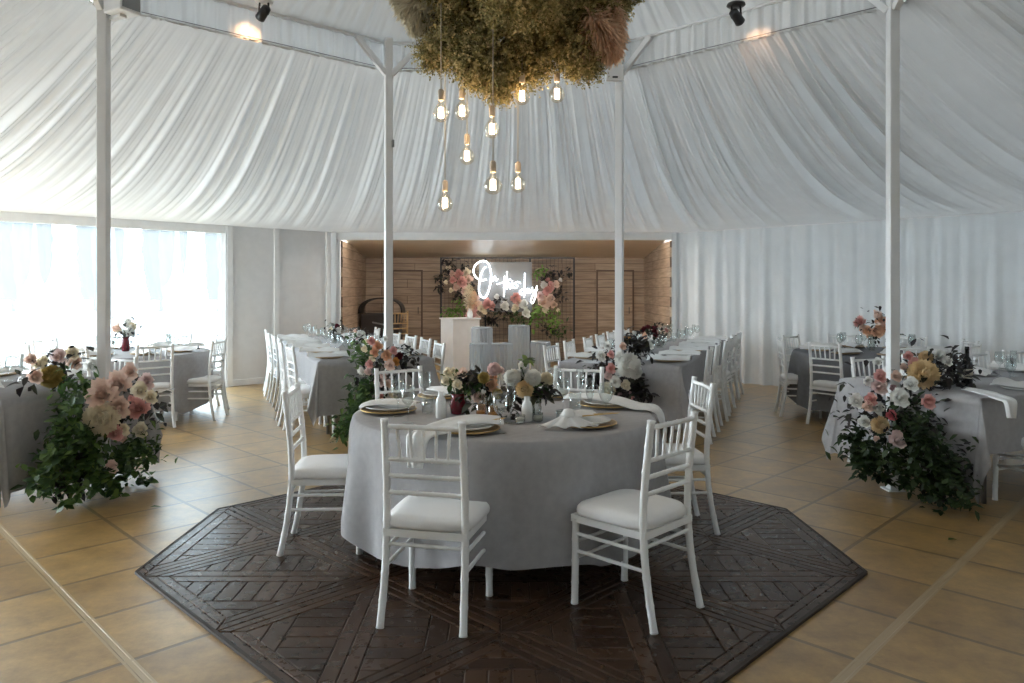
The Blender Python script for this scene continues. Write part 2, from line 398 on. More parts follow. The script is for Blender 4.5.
# far side: opening of the timber alcove with its white surround
AX0, AX1, AZ = -2.80, 2.84, 2.33
m = MB(); m.box((0, 12.55, (EAVE+.06+AZ)/2), (5.94, .12, EAVE+.06-AZ)); struct(m.build('wall_far_header', W_PAINT, smooth=False, bevel=.01))
m = MB(); m.box((-2.885, 12.55, AZ/2), (.17, .10, AZ)); struct(m.build('wall_far_left_pier', W_PAINT, smooth=False, bevel=.01))
pleat_wall('curtain_far_right', (2.83, 12.47), (2.99, 12.47), .01, 2.44, CURT, 9, .02, .10)
pleat_wall('curtain_far_left', (-3.0, 12.44), (-2.86, 12.44), .01, 2.44, CURT, 11, .012, .09)
BY, BX, BZ = 15.5, 2.96, 2.17
def quad(name, pts, m_, thick=.03):
    b = MB(); b.add(pts, [tuple(range(len(pts)))]); return struct(b.build(name, m_, smooth=False, solid=thick))
b = MB(); b.box((0, BY+.03, 1.15), (6.1, .06, 2.3)); struct(b.build('wall_alcove_back', PLANK_B, smooth=False))
def side(name, x0, x1):
    L = math.hypot(x1-x0, BY-12.55); ang = math.atan2(BY-12.55, x1-x0)
    b = MB(); b.box((L/2, 0, 1.16), (L, .05, 2.32)); o = b.build(name, PLANK_B, smooth=False); o.location = (x0, 12.55, 0); o.rotation_euler = (0, 0, ang); struct(o)
side('wall_alcove_left', AX0, -BX); side('wall_alcove_right', AX1, BX)
quad('ceiling_alcove', [(-3.1, 12.5, 2.42), (3.1, 12.5, 2.42), (3.1, BY+.05, BZ), (-3.1, BY+.05, BZ)], mat('alcove ceiling boards', (.60, .50, .38), .35, .12, scale=3, stretch=(1, 12, 1)))
# flush timber doors in the back wall
for i, (xa, xb) in enumerate(((393, 422), (597, 633))):
    pa, pb = at(xa, 271, BY), at(xb, 271, BY); w = pb.x-pa.x
    b = MB(); b.box((0, 0, pa.z/2-.015), (w-.03, .02, pa.z-.03))
    d = b.build('door_%d' % (i+1), PLANK_B, smooth=False); d.location = ((pa.x+pb.x)/2, BY-.012, 0); struct(d)
    f = MB()
    f.box((-w/2, 0, pa.z/2), (.035, .03, pa.z)); f.box((w/2, 0, pa.z/2), (.035, .03, pa.z)); f.box((0, 0, pa.z+.005), (w+.035, .03, .035))
    f.build('door_frame', WOODT, d, smooth=False)
    h = MB(); h.tube([(w*.38, -.05, .98), (w*.38, -.05, 1.12)], .008, 6); h.tube([(w*.38, 0, 1.0), (w*.38, -.05, 1.0)], .006, 6); h.build('door_handle', BLACK, d)
b = MB(); pr = at(657, 300, 14.6); b.tube([(pr.x+.02, 14.6, .9), (pr.x+.02, 14.6, 1.98)], .012, 8); b.tube([(pr.x+.10, 14.6, 1.0), (pr.x+.02, 14.6, 1.0)], .008, 6); b.tube([(pr.x+.10, 14.6, 1.9), (pr.x+.02, 14.6, 1.9)], .008, 6)
tag(b.build('wall_handle_rail', GREYM), 'slim upright metal pull bar on the alcove side wall', 'handle')

# far-left face: solid white panels, then the hazy clear window
A, B = Vector((*OUT[0], 0)), Vector((*OUT[7], 0)); dl = (B-A).normalized(); LL = (B-A).length
def fl(t, z, off=0):
    p = A+dl*t+Vector((dl.y, -dl.x, 0))*off*-1; return Vector((p.x, p.y, z))
tw = 1.24*math.sqrt(2)*.99
def panel(name, t0, t1, z0, z1, m_, th=.05, off=0, bev=.006):
    b = MB(); b.bar(fl(t0, (z0+z1)/2, off), fl(t1, (z0+z1)/2, off), th, z1-z0); return b.build(name, m_, smooth=False, bevel=bev)
struct(panel('wall_far_left', 0, tw, .02, EAVE+.02, PANEL, .04))
struct(panel('baseboard_far_left', 0, tw, 0, .10, W_PAINT, .06))
for i, t in enumerate((.06, 1.0, tw+.04)):
    struct(panel('trim_%d' % (i+2), t-.045, t+.045, 0, EAVE, W_PAINT, .12))
w = panel('window_1', tw+.08, LL, .06, EAVE-.10, PVC, .004, bev=0); struct(w)
fr = MB()
for z0, z1 in ((0, .06), (EAVE-.12, EAVE+.02)):
    fr.bar(fl(tw+.08, (z0+z1)/2), fl(LL, (z0+z1)/2), .08, z1-z0)
for t in (tw+.10, LL-.05): fr.bar(fl(t, 0), fl(t, EAVE), .07, .07)
fr.build('window_frame', W_PAINT, w, smooth=False)
# open left side: posts and head rail only
m = MB()
for k, (p, q) in enumerate(((OUT[7], OUT[6]),)):
    m.bar((*p, EAVE+.02), (*q, EAVE+.02), .08, .10)
struct(m.build('trim_5', W_PAINT, smooth=False))
for i, p in enumerate((OUT[6], OUT[5], (-7.6, 4.4))):
    m = MB(); m.box((p[0], p[1], EAVE/2), (.09, .09, EAVE)); struct(m.build('trim_%d' % (6+i), W_PAINT, smooth=False, bevel=.006))

# outdoors beyond the window: paving, white pagoda tents, tall trees
b = MB(); b.grid(lambda u, v: (-90+110*u, -40+110*v, -.06), 10, 10); struct(b.build('ground', PAVE, smooth=False))
def pagoda(x, y, s, h, lab):
    t = thing('pagoda_tent', lab, 'tent', (x, y, -.06), PI/4, 'white tents outside the window')
    b = MB(); prof = [(s*.72, h), (s*.50, h+.25), (s*.28, h+.8), (s*.17, h+1.8), (s*.10, h+3.4), (.02, h+4.2)]
    b.lathe(prof, 4, caps=(False, True)); r = b.build('canopy', TENTW, t, smooth=False); r.rotation_euler = (0, 0, PI/4)
    b = MB(); b.box((0, 0, h/2), (s*.98, s*.98, h)); b.build('side_wall', TENTW, t, smooth=False, bevel=.02)
    for sx in (-1, 1):
        for sy in (-1, 1):
            p = MB(); p.box((sx*s*.5, sy*s*.5, h/2), (.08, .08, h)); p.build('pole', W_PAINT, t, smooth=False)
ords = ('first', 'second', 'third', 'fourth', 'fifth', 'sixth', 'seventh', 'eighth', 'ninth', 'tenth')
for i, px in enumerate((-30, 10, 56, 92, 127, 160, 190, 218)):
    p = at(px, 290, 42); pagoda(p.x, 42+(i % 2)*2.2, 1.10, 1.70, 'white peaked tent outside the hazy window, %s from the glass edge by the panels' % ords[7-i])
def tree(x, y, r, h, lab):
    t = thing('poplar_tree', lab, 'tree', (x, y, -.06), 0, 'trees outside the window')
    q = random.Random(int(x*100)); ph = [q.uniform(0, 6.3) for _ in range(4)]
    def fn(u, v):
        a = 2*PI*u; z = .8+(h-.8)*v
        rr = r*(math.sin(PI*min(1, .12+.88*v))**.45 if v < 1 else 0)*(1+.10*math.sin(5*a+ph[0]+7*v)+.08*math.sin(9*a+ph[1]+13*v)+.06*math.sin(17*v*3+ph[2]))
        return (rr*math.cos(a), rr*math.sin(a), z)
    b = MB(); b.grid(fn, 28, 26); b.build('crown', HEDGE, t)
    b = MB(); b.tube([(0, 0, 0), (0, 0, 1.6)], [.16, .12], 8); b.build('trunk', WOODT, t)
for i, px in enumerate((-50, -12, 32, 74, 109, 143, 175, 204, 232)):
    p = at(px, 290, 50); tree(p.x, 50+(i % 2)*2.6, (1.05, 1.2, 1.1, 1.15, 1.0, 1.1, 1.0, .95, .9)[i], (10.5, 9.8, 11)[i % 3], 'tall blue-green tree behind the white tents, %s from the glass edge' % ords[8-i])

# ------------------------------------------------------------------ parquet octagon (pieces with open joints)
def clip(poly, p, n):
    out = []
    for i in range(len(poly)):
        a, c = poly[i], poly[(i+1) % len(poly)]; da, dc = (a-p).dot(n), (c-p).dot(n)
        if da >= 0: out.append(a)
        if da*dc < 0: out.append(a+(c-a)*(da/(da-dc)))
    return out
ao, hs = 1.90, .55
OCT = [Vector(v) for v in ((ao, -hs), (ao, hs), (hs, ao), (-hs, ao), (-ao, hs), (-ao, -hs), (-hs, -ao), (hs, -ao))]
OCT = [Vector((v.x-.02, v.y+CY)) for v in OCT]
def area(p): return abs(sum(p[i].x*p[(i+1) % len(p)].y-p[(i+1) % len(p)].x*p[i].y for i in range(len(p))))/2
pq = MB(); pr_ = random.Random(3)
def piece(poly):
    for i in range(8):
        a, c = OCT[i], OCT[(i+1) % 8]; e = (c-a).normalized(); n = Vector((-e.y, e.x))
        poly = clip(poly, a+n*.0, n)
        if len(poly) < 3: return
    if area(poly) < 4e-4: return
    c = sum(poly, Vector((0, 0)))/len(poly); tone = pr_.random(); g = .0018
    # inset every side
    sgn = 1 if sum(poly[i].x*poly[(i+1) % len(poly)].y-poly[(i+1) % len(poly)].x*poly[i].y for i in range(len(poly))) > 0 else -1
    def inset(d):
        P = list(poly)
        for i in range(len(poly)):
            a, e = poly[i], poly[(i+1) % len(poly)]
            if (e-a).length < 1e-5: continue
            t = (e-a).normalized(); n = Vector((-t.y, t.x))*sgn; P = clip(P, a+n*d, n)
            if len(P) < 3: return None
        return P
    lo, hi = inset(g), inset(g+.004)
    if not lo or not hi or len(lo) != len(hi): 
        lo = hi or lo
        if not lo: return
        hi = lo
    k = len(lo); z1 = .0125+pr_.random()*.0012
    if sgn < 0: lo, hi = lo[::-1], hi[::-1]
    V = [(v.x, v.y, .004) for v in lo]+[(v.x, v.y, z1-.003) for v in lo]+[(v.x, v.y, z1) for v in hi]
    Fc = [(r*k+i, r*k+(i+1) % k, (r+1)*k+(i+1) % k, (r+1)*k+i) for r in range(2) for i in range(k)]+[tuple(range(2*k, 3*k))]
    pq.add(V, Fc, tone)
D = ao+hs; D = (ao+hs)/math.sqrt(2); MOD = D/2     # four modules each way across the diamond
R45 = Matrix.Rotation(PI/4, 2)
def loc2(v): return Vector((-.02, CY))+R45@v
for i in range(-2, 2):
    for j in range(-2, 2):
        x0, y0 = i*MOD, j*MOD; bw = .095
        sq = [Vector(v) for v in ((x0, y0), (x0+MOD, y0), (x0+MOD, y0+MOD), (x0, y0+MOD))]
        # mitred border boards, two strips to each side
        inn = [Vector(v) for v in ((x0+bw, y0+bw), (x0+MOD-bw, y0+bw), (x0+MOD-bw, y0+MOD-bw), (x0+bw, y0+MOD-bw))]
        for k in range(4):
            a, c, ia, ic = sq[k], sq[(k+1) % 4], inn[k], inn[(k+1) % 4]
            ma, mc = (a+ia)/2, (c+ic)/2
            piece([loc2(v) for v in (a, c, mc, ma)]); piece([loc2(v) for v in (ma, mc, ic, ia)])
        # diagonal boards inside, a double band through the middle
        cen = Vector((x0+MOD/2, y0+MOD/2)); par = (i+j) % 2
        e = Vector((1, 1)).normalized() if par else Vector((1, -1)).normalized()
        # room-aligned directions in module coordinates
        n = Vector((-e.y, e.x)); H = MOD
        def strip(c0, ax, w, lo, hi):
            nn = Vector((-ax.y, ax.x)); P = [c0+ax*lo-nn*w/2, c0+ax*hi-nn*w/2, c0+ax*hi+nn*w/2, c0+ax*lo+nn*w/2]
            for k in range(4):
                a, c = inn[k], inn[(k+1) % 4]; t = (c-a).normalized(); P = clip(P, a, Vector((-t.y, t.x)))
                if len(P) < 3: return
            piece([loc2(v) for v in P])
        for sgn in (-1, 1): strip(cen+n*sgn*.035, e, .07, -H, H)
        w = .092
        for q in range(-8, 9):
            for sgn in (-1, 1):
                strip(cen+e*(q*w)+n*sgn*.17, n*sgn, w, -.10, .13)
        for sgn in (-1, 1):
            strip(cen+n*sgn*.345, e, .09, -H, H); strip(cen+n*sgn*.455, e, .13, -H, H); strip(cen+n*sgn*.56, e, .08, -H, H)
b = MB(); b.add([(v.x, v.y, .006) for v in OCT], [tuple(range(8))]); struct(b.build('floor_parquet_bed', GROOV, smooth=False))
struct(pq.build('floor_parquet', PARQ, smooth=False))
m = MB()
for i in range(8): m.bar((*OCT[i], .008), (*OCT[(i+1) % 8], .008), .018, .014)
struct(m.build('trim_parquet', GROOV, smooth=False))

# ------------------------------------------------------------------ steel poles of the ring
def pole(k, lab, brace=True, box=None):
    x, y = POLE[k]; t = thing('ring_pole', lab, 'pole', (x, y, 0), 0, 'white steel poles of the tent ring')
    ang = (PI/8, -PI/8, 0, 0, 0, 0, 0, 0)[k]
    w = .072
    b = MB(); b.box((0, 0, 1.95), (w, w, 3.9), ang); b.build('post', W_PAINT, t, smooth=False, bevel=.006)
    b = MB(); b.box((0, 0, .006), (.125, .125, .012), ang); b.build('base_plate', W_PAINT, t, smooth=False, bevel=.003)
    if brace:
        for q in ((k+1) % 8, (k-1) % 8):
            d = (Vector(POLE[q])-Vector((x, y))).normalized()
            o_ = Vector((x-CX, y-CY)).normalized()*.055; b = MB(); b.bar((d.x*.03, d.y*.03, 3.55), (d.x*.33+o_.x, d.y*.33+o_.y, 3.86), .05, .05); b.build('brace', W_PAINT, t, smooth=False, bevel=.004)
    if k == 0:
        b = MB(); b.box((.045, -.03, 2.88), (.02, .05, .07), ang); b.build('hook', GREYM, t, smooth=False, bevel=.004)
    return t
pole(0, 'white steel pole rising from the peach and blush pole flowers before the alcove')
pole(1, 'white steel pole behind the big white hydrangea flowers near the alcove')
pole(2, 'white steel pole with flowers at its foot on the curtained side', True)
pole(7, 'white steel pole with flowers at its foot on the window side', True)
# speaker and junction box fixed to the poles
x, y = POLE[7]; t = thing('loudspeaker', 'white box loudspeaker fixed high on the window-side pole', 'speaker', (x+.165, y-.05, 3.52), -.5)
b = MB(); b.box((0, 0, .13), (.20, .17, .30)); sp_ = b.build('cabinet', W_PAINT, t, smooth=False, bevel=.012)
b = MB(); b.box((.102, 0, .13), (.006, .14, .26)); b.build('grille', GREYM, sp_, smooth=False, bevel=.002)
b = MB(); b.box((-.06, 0, -.03), (.14, .05, .02)); b.build('bracket', W_PAINT, t, smooth=False)
x, y = POLE[1]; t = thing('junction_box', 'pale grey box on the top of the pole beside the hanging flower cloud', 'box', (x-.06, y-.09, 3.47))
b = MB(); b.box((0, 0, .07), (.17, .08, .15)); jb_ = b.build('housing', W_PAINT, t, smooth=False, bevel=.008)
b = MB(); b.box((.0, -.043, .02), (.05, .012, .015)); b.build('switch', BLACK, jb_, smooth=False)

def spot(px, py, Y, aim, lab, col):
    p = at(px, py, Y); t = thing('ceiling_spotlight', lab, 'spotlight', (p.x, p.y, p.z), 0, 'spotlights under the tent ring')
    b = MB(); b.lathe([(.07, .10), (.075, .085), (.06, .075)], 20); b.build('mount', col, t)
    b = MB(); b.tube([(-.035, 0, .08), (-.04, 0, .0), (-.03, 0, -.02)], .008, 6); b.tube([(.035, 0, .08), (.04, 0, .0), (.03, 0, -.02)], .008, 6); b.build('bracket', BLACK, t)
    d = Vector(aim).normalized()
    b = MB(); b.tube([-d*.06, -d*.05, d*.05, d*.075], [.02, .036, .040, .042], 14); lh_ = b.build('lamp_head', BLACK, t)
    b = MB(); b.tube([d*.076, d*.079], [.034, .033], 14); b.build('lamp_face', LAMPG, lh_)
    l = bpy.data.lights.new('spot_lamp', 'SPOT'); l.energy = 7; l.color = (1, .55, .28); l.spot_size = 1.3; l.spot_blend = 1; l.shadow_soft_size = .012
    lo = bpy.data.objects.new('spot_lamp', l); COL.objects.link(lo); lo.location = p+d*.1
    lo.rotation_euler = d.to_track_quat('-Z', 'Y').to_euler()
spot(264, 12, 6.05, (-.55, .55, -.35), 'small black spotlight with white mount on the window side of the ring', W_PAINT)
spot(736, 16, 5.95, (.55, .55, -.35), 'small black spotlight on the curtained side of the ring', BLACK)

# ------------------------------------------------------------------ chairs
def tube_mesh(name, P, R, n=8):
    b = MB(); b.tube(P, R, n); return b.mesh(name)
def bamboo(P, r, step=.075, bulge=.18, n=10):
    """a turned rod with raised rings"""
    P = [Vector(p) for p in P]; segs = [(P[i+1]-P[i]).length for i in range(len(P)-1)]; T = sum(segs)
    def pos(s):
        for i, l in enumerate(segs):
            if s <= l or i == len(segs)-1: return P[i].lerp(P[i+1], min(1, s/l))
            s -= l
    Q, R = [], []; k = max(1, round(T/step)); st = T/k
    for i in range(k):
        for f, rr in ((.0, 1+bulge), (.10, 1), (.5, .96), (.90, 1)):
            Q.append(pos((i+f)*st)); R.append(r*rr)
    Q.append(pos(T)); R.append(r*(1+bulge))
    b = MB(); b.tube(Q, R, n); return b
def smooth_path(P, n=5):
    P = [Vector(p) for p in P]; Q = []
    for i in range(len(P)-1):
        p0, p1, p2, p3 = P[max(i-1, 0)], P[i], P[i+1], P[min(i+2, len(P)-1)]
        for k in range(n):
            t = k/n; Q.append(.5*((2*p1)+(p2-p0)*t+(2*p0-5*p1+4*p2-p3)*t*t+(3*p1-p0-3*p2+p3)*t**3))
    Q.append(P[-1]); return Q
def post_pts(s): return [(s*.188, -.245, 0), (s*.182, -.205, .2), (s*.180, -.183, .42), (s*.178, -.19, .62), (s*.176, -.222, .905)]
def bx(z):                       # y of the back at height z
    pts = post_pts(1)
    for a, c in zip(pts, pts[1:]):
        if a[2] <= z <= c[2]: t = (z-a[2])/(c[2]-a[2]); return a[1]+(c[1]-a[1])*t
    return pts[-1][1]
CH_M = {}
for s, k in ((-1, 'l'), (1, 'r')):
    CH_M['back_post'+k] = bamboo(smooth_path(post_pts(s)), .0172, .11, .10).mesh('back_post')
    CH_M['front_leg'+k] = bamboo([(s*.195, .190, 0), (s*.192, .185, .40)], .0172, .10, .10).mesh('front_leg')
CH_M['top_rail'] = bamboo([(-.19, bx(.87), .872), (.19, bx(.87), .872)], .0115, .07, .15).mesh('top_rail')
for i, z in enumerate((.727, .652, .577)):
    CH_M['cross_rail%d' % i] = bamboo([(-.18, bx(z), z), (.18, bx(z), z)], .0105, .07, .15).mesh('cross_rail')
for i in range(5):
    xt = (i-2)*.060; xb = (i-2)*.054
    CH_M['spindle%d' % i] = bamboo([(xb, bx(.727), .73), (xt, bx(.87), .87)], .0078, .07, .15, 8).mesh('spindle')
b = MB()
V = [(-.205, .205), (.205, .205), (.192, -.20), (-.192, -.20)]
b.add([(x, y, .385) for x, y in V]+[(x, y, .418) for x, y in V], [(3, 2, 1, 0), (4, 5, 6, 7), (0, 1, 5, 4), (1, 2, 6, 5), (2, 3, 7, 6), (3, 0, 4, 7)])
CH_M['seat_frame'] = b.mesh('seat_frame', False)
def cush(u, v):
    return None
b = MB(); rows = []
prof = [(.93, .419), (.99, .424), (1.0, .440), (.985, .455), (.93, .466), (.75, .473), (.4, .477)]
nn = 40
for sc, z in prof:
    for k in range(nn):
        a = 2*PI*k/nn; ca, sa = math.cos(a), math.sin(a); e = .42
        x = math.copysign(abs(ca)**e, ca)*.213; y = math.copysign(abs(sa)**e, sa)*.207
        x *= 1+.04*(y/.2); rows.append((x*sc, (y+.004)*sc, z+.004*(abs(x)/.2)**2*(z > .46)))
b.add(rows, [(i*nn+k, i*nn+(k+1) % nn, (i+1)*nn+(k+1) % nn, (i+1)*nn+k) for i in range(len(prof)-1) for k in range(nn)]+[tuple(range(nn-1, -1, -1)), tuple(range((len(prof)-1)*nn, len(prof)*nn))])
CH_M['seat_cushion'] = b.mesh('seat_cushion')
def yr(z): return bx(z)
STR = [((-.193, .187, .33), (-.181, yr(.33), .33)), ((-.194, .188, .25), (-.183, yr(.25), .25)), ((.193, .187, .33), (.181, yr(.33), .33)), ((.194, .188, .25), (.183, yr(.25), .25)),
       ((-.181, yr(.35), .35), (.181, yr(.35), .35)), ((-.193, .187, .29), (.193, .187, .29)), ((-.193, .187, .215), (.193, .187, .215))]
for i, (p, q) in enumerate(STR): CH_M['stretcher%d' % i] = bamboo([p, q], .0092, .09, .15, 8).mesh('stretcher')
PARTS = list(CH_M)
def pname(k): return k.rstrip('0123456789') if k[-1].isdigit() else (k[:-1] if k[:-1] in ('back_post', 'front_leg') else k)
def make_chair(far, material=W_CHAIR):
    t = thing('chiavari_chair', 'x', 'chair')
    if not far:
        for k in PARTS: link(pname(k), CH_M[k], W_CUSH if k == 'seat_cushion' else material, t)
    else:
        for k in ('back_postl', 'back_postr', 'front_legl', 'front_legr', 'seat_frame', 'seat_cushion'): link(pname(k), CH_M[k], W_CUSH if k == 'seat_cushion' else material, t)
        if 'backrest' not in CH_M:
            b = MB()
            for z, r in ((.872, .0115), (.727, .0105), (.652, .0105), (.577, .0105)): b.tube([(-.18, bx(z), z), (.18, bx(z), z)], r, 6)
            for i in range(5): b.tube([((i-2)*.054, bx(.727), .73), ((i-2)*.06, bx(.87), .87)], .0078, 6)
            CH_M['backrest'] = b.mesh('backrest')
            b = MB()
            for p, q in STR: b.tube([p, q], .0092, 6)
            CH_M['stretcher_set'] = b.mesh('stretchers')
        link('backrest', CH_M['backrest'], material, t); link('stretchers', CH_M['stretcher_set'], material, t)
    return t
PROTO = {}
def chair(x, y, face, label, group, far=True):
    """x, y: the middle between the rear posts on the floor; face: direction the sitter looks"""
    if far not in PROTO: o = PROTO[far] = make_chair(far)
    else: o = copy_tree(PROTO[far])
    rz = math.atan2(face[1], face[0])-PI/2
    off = Matrix.Rotation(rz, 2)@Vector((0, .23))
    o.location = (x+off.x, y+off.y, .0); o.rotation_euler = (0, 0, rz); o['label'] = label; o['group'] = group
    return o
G1 = 'white chairs round the front table'
chair(-.357, 3.165, (.083*2.6, .372*2.6), 'white chair with its back to the camera at the front round table, window side', G1, False).location.z = .0125
chair(.76, 3.28, (-.70, .71), 'white chair at the front round table turned sideways on the dark curtained side', G1, False).location.z = .0125
chair(-1.245, 4.25, (1, .08), 'white chair at the front round table facing it from the window side', G1, False).location.z = .0125
chair(1.25, 4.60, (-1, -.06), 'white chair behind the sideways one, at the curtained edge of the round table', G1, False).location.z = .0125
chair(-.80, 5.50, (.62, -1.0), 'white chair across the front round table before the peach pole flowers', G1, False)
chair(.56, 5.56, (-.30, -1.0), 'white chair across the front round table before the white hydrangea flowers', G1, False)

# ------------------------------------------------------------------ tables and cloths
def rect_cloth(L, W, H, oe, os_, seed=0):
    """cloth over a box table lying along +x from 0 to L; oe / os_: overhang at ends / sides"""
    r = random.Random(seed); ph = [r.uniform(0, 6.3) for _ in range(6)]
    per = []  # (x, y, nx, ny, drop, corner)
    c = .012
    def line(a, bb, n, drop):
        d = math.dist(a, bb); k = max(4, int(d/.035))
        for i in range(k): t = i/k; per.append((a[0]+(bb[0]-a[0])*t, a[1]+(bb[1]-a[1])*t, n[0], n[1], drop, 0, min(t, 1-t)*d))
    def corner(cx, cy, a0, dA, dB):
        k = 14
        for i in range(k):
            t = i/k; a = a0+t*PI/2; th = t*PI/2
            dr = min(dA/max(1e-3, math.cos(th)), dB/max(1e-3, math.sin(th)))
            per.append((cx+c*math.cos(a), cy+c*math.sin(a), math.cos(a), math.sin(a), dr, math.sin(2*th), 0))
    y = W/2
    corner(L-c, -y+c, -PI/2, os_, oe); line((L, -y+c), (L, y-c), (1, 0), oe)
    corner(L-c, y-c, 0, oe, os_); line((L-c, y), (c, y), (0, 1), os_)
    corner(c, y-c, PI/2, os_, oe); line((0, y-c), (0, -y+c), (-1, 0), oe)
    corner(c, -y+c, PI, oe, os_); line((c, -y), (L-c, -y), (0, -1), os_)
    n = len(per); rows = 12; V = []
    for j in range(rows+1):
        t = j/rows
        for i, (px, py, nx, ny, dr, co, de) in enumerate(per):
            s = (px*ny*ny+py*nx*nx)
            near = max(0, 1-de/.30) if not co else 1
            f = .012*math.sin(2*PI*s/.42+ph[0])+.008*math.sin(2*PI*s/.23+ph[1])
            out = .004+(.028+f+.075*co+.02*near)*t**1.2
            z = H-dr*t if dr*t < H-.012 else .012
            if dr*t > H-.03: out += .1*(dr*t-H+.03)
            V.append((px+nx*out, py+ny*out, z+(.004 if j == 0 else 0)))
    b = MB(); b.add(V, [(j*n+i, (j+1)*n+i, (j+1)*n+(i+1) % n, j*n+(i+1) % n) for j in range(rows) for i in range(n)]+[tuple(range(n))])
    return b
def long_table(name_lab, cloth_lab, base, ang, L, W, oe, os_, m_=LINEN, seed=0):
    H = .755
    t = thing('banquet_table', name_lab, 'table', (*base, 0), ang, 'long banquet tables')
    b = MB(); b.box((L/2, 0, H-.022), (L-.01, W-.01, .034)); b.build('tabletop', WOODT, t, smooth=False, bevel=.004)
    for x in (.22, L-.22):
        for y in (-W/2+.14, W/2-.14):
            g = MB(); g.tube([(x, y, 0), (x, y, H-.03)], .018, 10); g.build('leg', GREYM, t)
    o = rect_cloth(L, W, H, oe, os_, seed).build('tablecloth', m_); o.location = (*base, 0); o.rotation_euler = (0, 0, ang)
    tag(o, cloth_lab, 'tablecloth', 'grey tablecloths on the long tables')
    return t
def dirv(k, s): 
    a = math.radians(s); return Vector((math.sin(a)*k, math.cos(a)))
# axis of each table: outward from its pole
TBL = {
 'FL': dict(d=dirv(-1, 22.5), p=Vector((-1.31, 7.53)), L=4.3, txt='far window-side table'),
 'FR': dict(d=dirv(1, 22.5), p=Vector((1.10, 7.16)), L=4.0, txt='far curtain-side table'),
 'NL': dict(d=dirv(-1, 72), p=Vector((-3.10, 5.37)), L=3.6, txt='near window-side table'),
 'NR': dict(d=dirv(1, 69), p=Vector((2.95, 5.45)), L=3.6, txt='near curtain-side table'),
}
for k, T in TBL.items():
    T['a'] = math.atan2(T['d'].y, T['d'].x); T['e'] = Vector((-T['d'].y, T['d'].x))
    long_table('%s under its grey cloth' % T['txt'], {'FL': 'grey cloth on the long table by the white panels, bright with window light', 'FR': 'grey cloth on the long table running to the curtain beyond the hydrangea pole',
               'NL': 'grey cloth on the table at the window-side pole, partly out of view', 'NR': 'grey cloth with pointed corners on the table at the curtain-side pole'}[k],
               T['p'], T['a'], T['L'], 1.2, .60 if k[0] == 'N' else .52, .36, LINEN, hash(k) % 7 if False else len(k)+ord(k[1]))
def tp(T, s, q, z=0): v = T['p']+T['d']*s+T['e']*q; return Vector((v.x, v.y, z))
nth = ords
for k, T in TBL.items():
    n = 6 if k[0] == 'F' else 5
    for sd in (-1, 1):
        # which side of the table this is, in words
        outer = {('FL', 1): 'window-facing side', ('FL', -1): 'alcove-facing side', ('FR', 1): 'alcove-facing side', ('FR', -1): 'curtain-facing side',
                 ('NL', -1): 'far side', ('NL', 1): 'near side', ('NR', 1): 'far side', ('NR', -1): 'near side'}[(k, sd)]
        for i in range(n):
            s = (.42+.66*i) if k[0] == 'F' else (.50+.66*i)
            if k == 'NR' and sd == -1: s = .60+.66*i
            if k == 'NL' and sd == 1: continue        # wholly outside the picture
            if k == 'NR' and sd == -1 and i > 0: continue
            if k[0] == 'N' and i > 3: continue
            jit = rnd.uniform(-.03, .03)
            p = tp(T, s+jit, sd*(.82+rnd.uniform(-.02, .05)+ (.03 if (k == 'NR' and sd == -1) else 0))); ang = rnd.uniform(-.08, .08)
            f = -T['e']*sd+T['d']*ang
            chair(p.x, p.y, f, 'white chair, %s from the flower end, %s, %s' % (nth[i], outer, T['txt']), 'white chairs at the long tables', far=True)

def round_table(c, R, cloth_lab, tab_lab, m_, seed, hem=.15):
    H = .755; r = random.Random(seed); ph = [r.uniform(0, 6.3) for _ in range(5)]
    t = thing('round_table', tab_lab, 'table', (*c, 0), 0, 'round banquet tables')
    b = MB(); b.lathe([(R-.02, H-.036), (R-.006, H-.03), (R-.006, H-.008), (R-.02, H-.004)], 48); b.build('tabletop', WOODT, t)
    for k in range(4):
        a = PI/4+k*PI/2; g = MB(); g.tube([(R*.66*math.cos(a), R*.66*math.sin(a), .013), (R*.6*math.cos(a), R*.6*math.sin(a), H-.03)], .016, 10); g.build('leg', GREYM, t)
    n = 240; rows = 16; V = []
    V += [(c_[0], c_[1], H+.001) for q in (.3, .7, .94, .985) for c_ in [((R*q)*math.cos(2*PI*i/n), (R*q)*math.sin(2*PI*i/n)) for i in range(n)]]
    for j in range(rows+1):
        t_ = j/rows
        for i in range(n):
            a = 2*PI*i/n
            w = math.sin(8*a+ph[0]+.7*math.sin(3*a+ph[1]))*.6+.5*math.sin(13*a+ph[2])+.25*math.sin(21*a+ph[3])
            rr = R+.006+.018*math.sin(min(1, t_*8)*PI/2)+(.018+.052*w)*min(1, t_*1.15)**.9
            z = H-.004-(H-hem+.025*math.sin(4*a+ph[4])-.03*w)*t_
            V.append((rr*math.cos(a), rr*math.sin(a), max(.02, z)))
    m = 4+rows+1
    b = MB(); b.add(V, [(j*n+i, (j+1)*n+i, (j+1)*n+(i+1) % n, j*n+(i+1) % n) for j in range(m-1) for i in range(n)]+[tuple(range(n))])
    o = b.build('tablecloth', m_); o.location = (*c, 0)
    tag(o, cloth_lab, 'tablecloth', 'round tablecloths'); return t
RT = Vector((-.01, 4.38)); RR = .875
round_table(RT, RR, 'grey linen cloth falling in folds over the front round table', 'front round table on the dark parquet under grey linen', LINEN, 5)
RTR = Vector((4.30, 8.62)); RTL = Vector((-4.38, 8.62))
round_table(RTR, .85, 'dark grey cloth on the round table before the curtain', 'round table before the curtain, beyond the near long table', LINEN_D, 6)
round_table(RTL, .85, 'pale lit cloth on the round table before the hazy window', 'round table before the hazy window', LINEN, 7)
